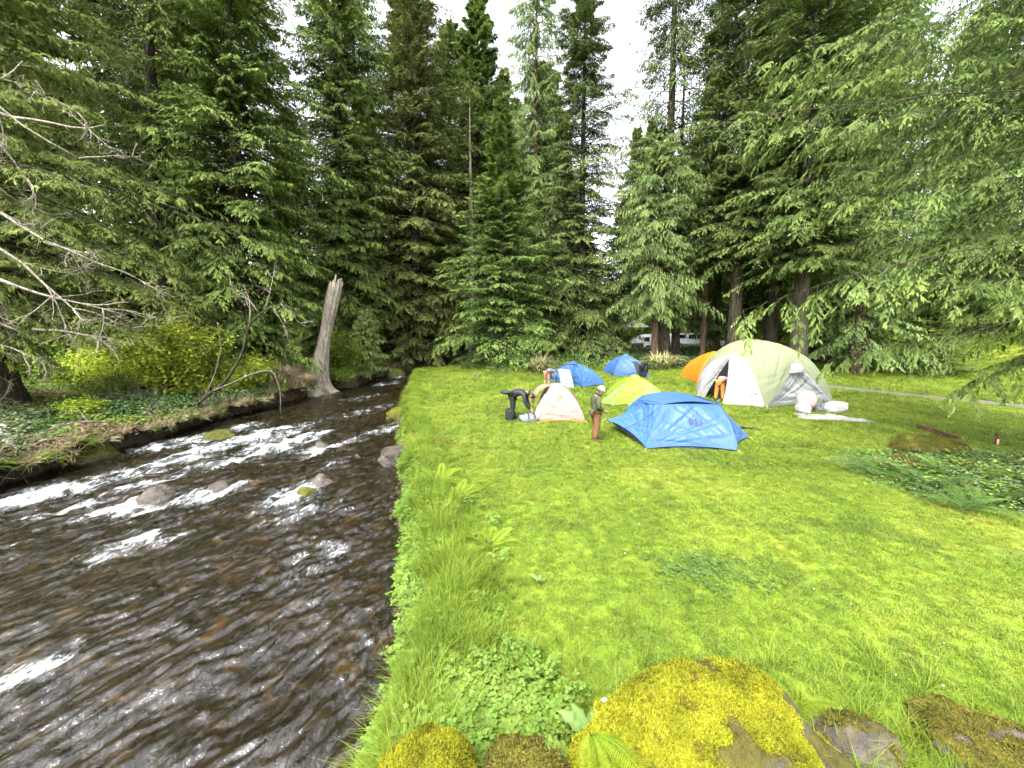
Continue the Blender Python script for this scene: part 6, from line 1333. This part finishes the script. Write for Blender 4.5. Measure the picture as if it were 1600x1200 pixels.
for y in (-.885, .885):
    sheet(tk, 'window', [(.05, 1.20, .0), (.90, 1.20, .0), (.42, 1.62, .11), (.05, 1.64, .11)], GLASS, y, .012, cb); sheet(tk, 'window', [(-.82, 1.20, .0), (-.04, 1.20, .0), (-.04, 1.64, .11), (-.74, 1.64, .11)], GLASS, y, .012, cb); sheet(tk, 'window', [(-2.40, 1.26, .01), (-1.12, 1.26, .01), (-1.12, 1.62, .09), (-2.32, 1.60, .09)], GLASS, y, .012, cp)
    for x in (-1.75, 1.72): wheel(tk, x, y * .92, .39, .24)
    for x in (.0, -.86): sheet(tk, 'door_handle', [(x - .02, 1.03), (x + .14, 1.03), (x + .14, 1.07), (x - .02, 1.07)], PAINTD, y + (.05 if y > 0 else -.05), .02)
    V, _, T_ = boxv((.95, y * 1.12, 1.25), (.12, .16, .16), 0, .03); link('mirror', mk_mesh('mirror', V, T_, PAINTD), tk); V, _, T_ = boxv((2.66, y * .78, .88), (.16, .34, .16), 0, .03); link('headlight', mk_mesh('headlight', V, T_, LAMP), tk); V, _, T_ = boxv((-2.76, y * .95, .95), (.08, .14, .26), 0, .02); link('tail_light', mk_mesh('tail_light', V, T_, RED), tk)
for x, l_ in ((2.74, .12), (-2.80, .12)): V, _, T_ = boxv((x, 0, .58), (.14, 1.80, .22), 0, .04); link('bumper', mk_mesh('bumper', V, T_, PAINTD if x > 0 else RIM), tk)
V, _, T_ = boxv((2.73, 0, .86), (.06, 1.0, .18), 0, .02); link('grille', mk_mesh('grille', V, T_, PAINTD), tk)
for x in (-.55, .1): G = Geo(); G.add(*tube([(x, -.66, 1.80), (x, -.62, 1.90), (x, .62, 1.90), (x, .66, 1.80)], .025, 6)); link('roof_rack_bar', G.mesh('roof_rack_bar', PAINTD), tk)
tr_ = empty('teardrop_trailer', (13.75, 39.8, gz(13.75, 39.6) - .02), 'small white teardrop camper trailer with open door left of the pickup', 'trailer', rz=R(-4))
s = np.linspace(0, 1, 15); top = [(-1.75 + 1.5 * math.sin(q_ * math.pi / 2) * 1.0, .55 + 1.15 * math.sin(q_ * math.pi / 2) ** .9 if q_ > 0 else .55) for q_ in s]
prof = [(-1.78, .42), (1.25, .42), (1.36, .7), (1.36, 1.35), (1.18, 1.68), (.6, 1.78)] + [(.2 - 1.95 * (q_ ** 1.0), 1.78 - 1.2 * q_ ** 2.0) for q_ in np.linspace(0, 1, 10)]
G = Geo(); G.add(*side_body(prof, .80, (1.2, 1.8, .04))); link('shell', G.mesh('shell', PAINT), tr_)
sheet(tr_, 'door', [(.45, .62), (1.18, .62), (1.20, 1.45), (1.02, 1.62), (.50, 1.62)], simple_mat('interior_shade', (.012, .012, .012), .9), -.83, .01); sheet(tr_, 'open_door_leaf', [(1.22, .62), (1.46, .62), (1.46, 1.55), (1.22, 1.6)], PAINT, -.95, .03); sheet(tr_, 'window', [(-.35, 1.10), (.22, 1.10), (.22, 1.48), (-.20, 1.48)], GLASS, -.83, .01); sheet(tr_, 'lower_panel', [(-1.55, .45), (-.35, .45), (-.35, .9), (-1.45, .85)], PAINTD, -.815, .01)  # dark sheet in the doorway stands in for the shaded trailer inside
for y in (-.84, .84): wheel(tr_, .15, y, .33, .2); G = Geo(); G.add(*tube([(.15 + .42 * math.cos(t_), y, .36 + .42 * math.sin(t_)) for t_ in np.linspace(0, math.pi, 11)], .05, 6)); link('fender', G.mesh('fender', PAINT, True), tr_)
G = Geo(); G.add(*tube([(-1.7, 0, .45), (-2.7, 0, .45), (-2.75, 0, .3)], .05, 6)); link('drawbar', G.mesh('drawbar', PAINTD), tr_); V, _, T_ = boxv((-2.2, 0, .6), (.45, .5, .32), 0, .04); link('tongue_box', mk_mesh('tongue_box', V, T_, PAINTD), tr_)
# white canopy behind the trailer
cn = empty('pop_up_canopy', (13.5, 42.5, gz(13.5, 42.5)), 'white peaked canopy shelter behind the teardrop trailer', 'canopy'); c_ = np.array([(-1.6, -1.4, 2.15), (1.6, -1.4, 2.15), (1.6, 1.4, 2.15), (-1.6, 1.4, 2.15)]) + np.array(cn.location); ap = np.array(cn.location) + A3((0, 0, 3.0))
for k in range(4):
    j = (k + 1) % 4; panel(cn, 'roof_panel', bow(c_[k], c_[j], (0, 0, .06)), pt(ap), bow(c_[k], ap, (0, 0, -.06)), bow(c_[j], ap, (0, 0, -.06)), WHITE, .03, .01, 1900 + k); rod(cn, 'leg', [c_[k], c_[k] - A3((0, 0, 2.4))], .025, RIM)
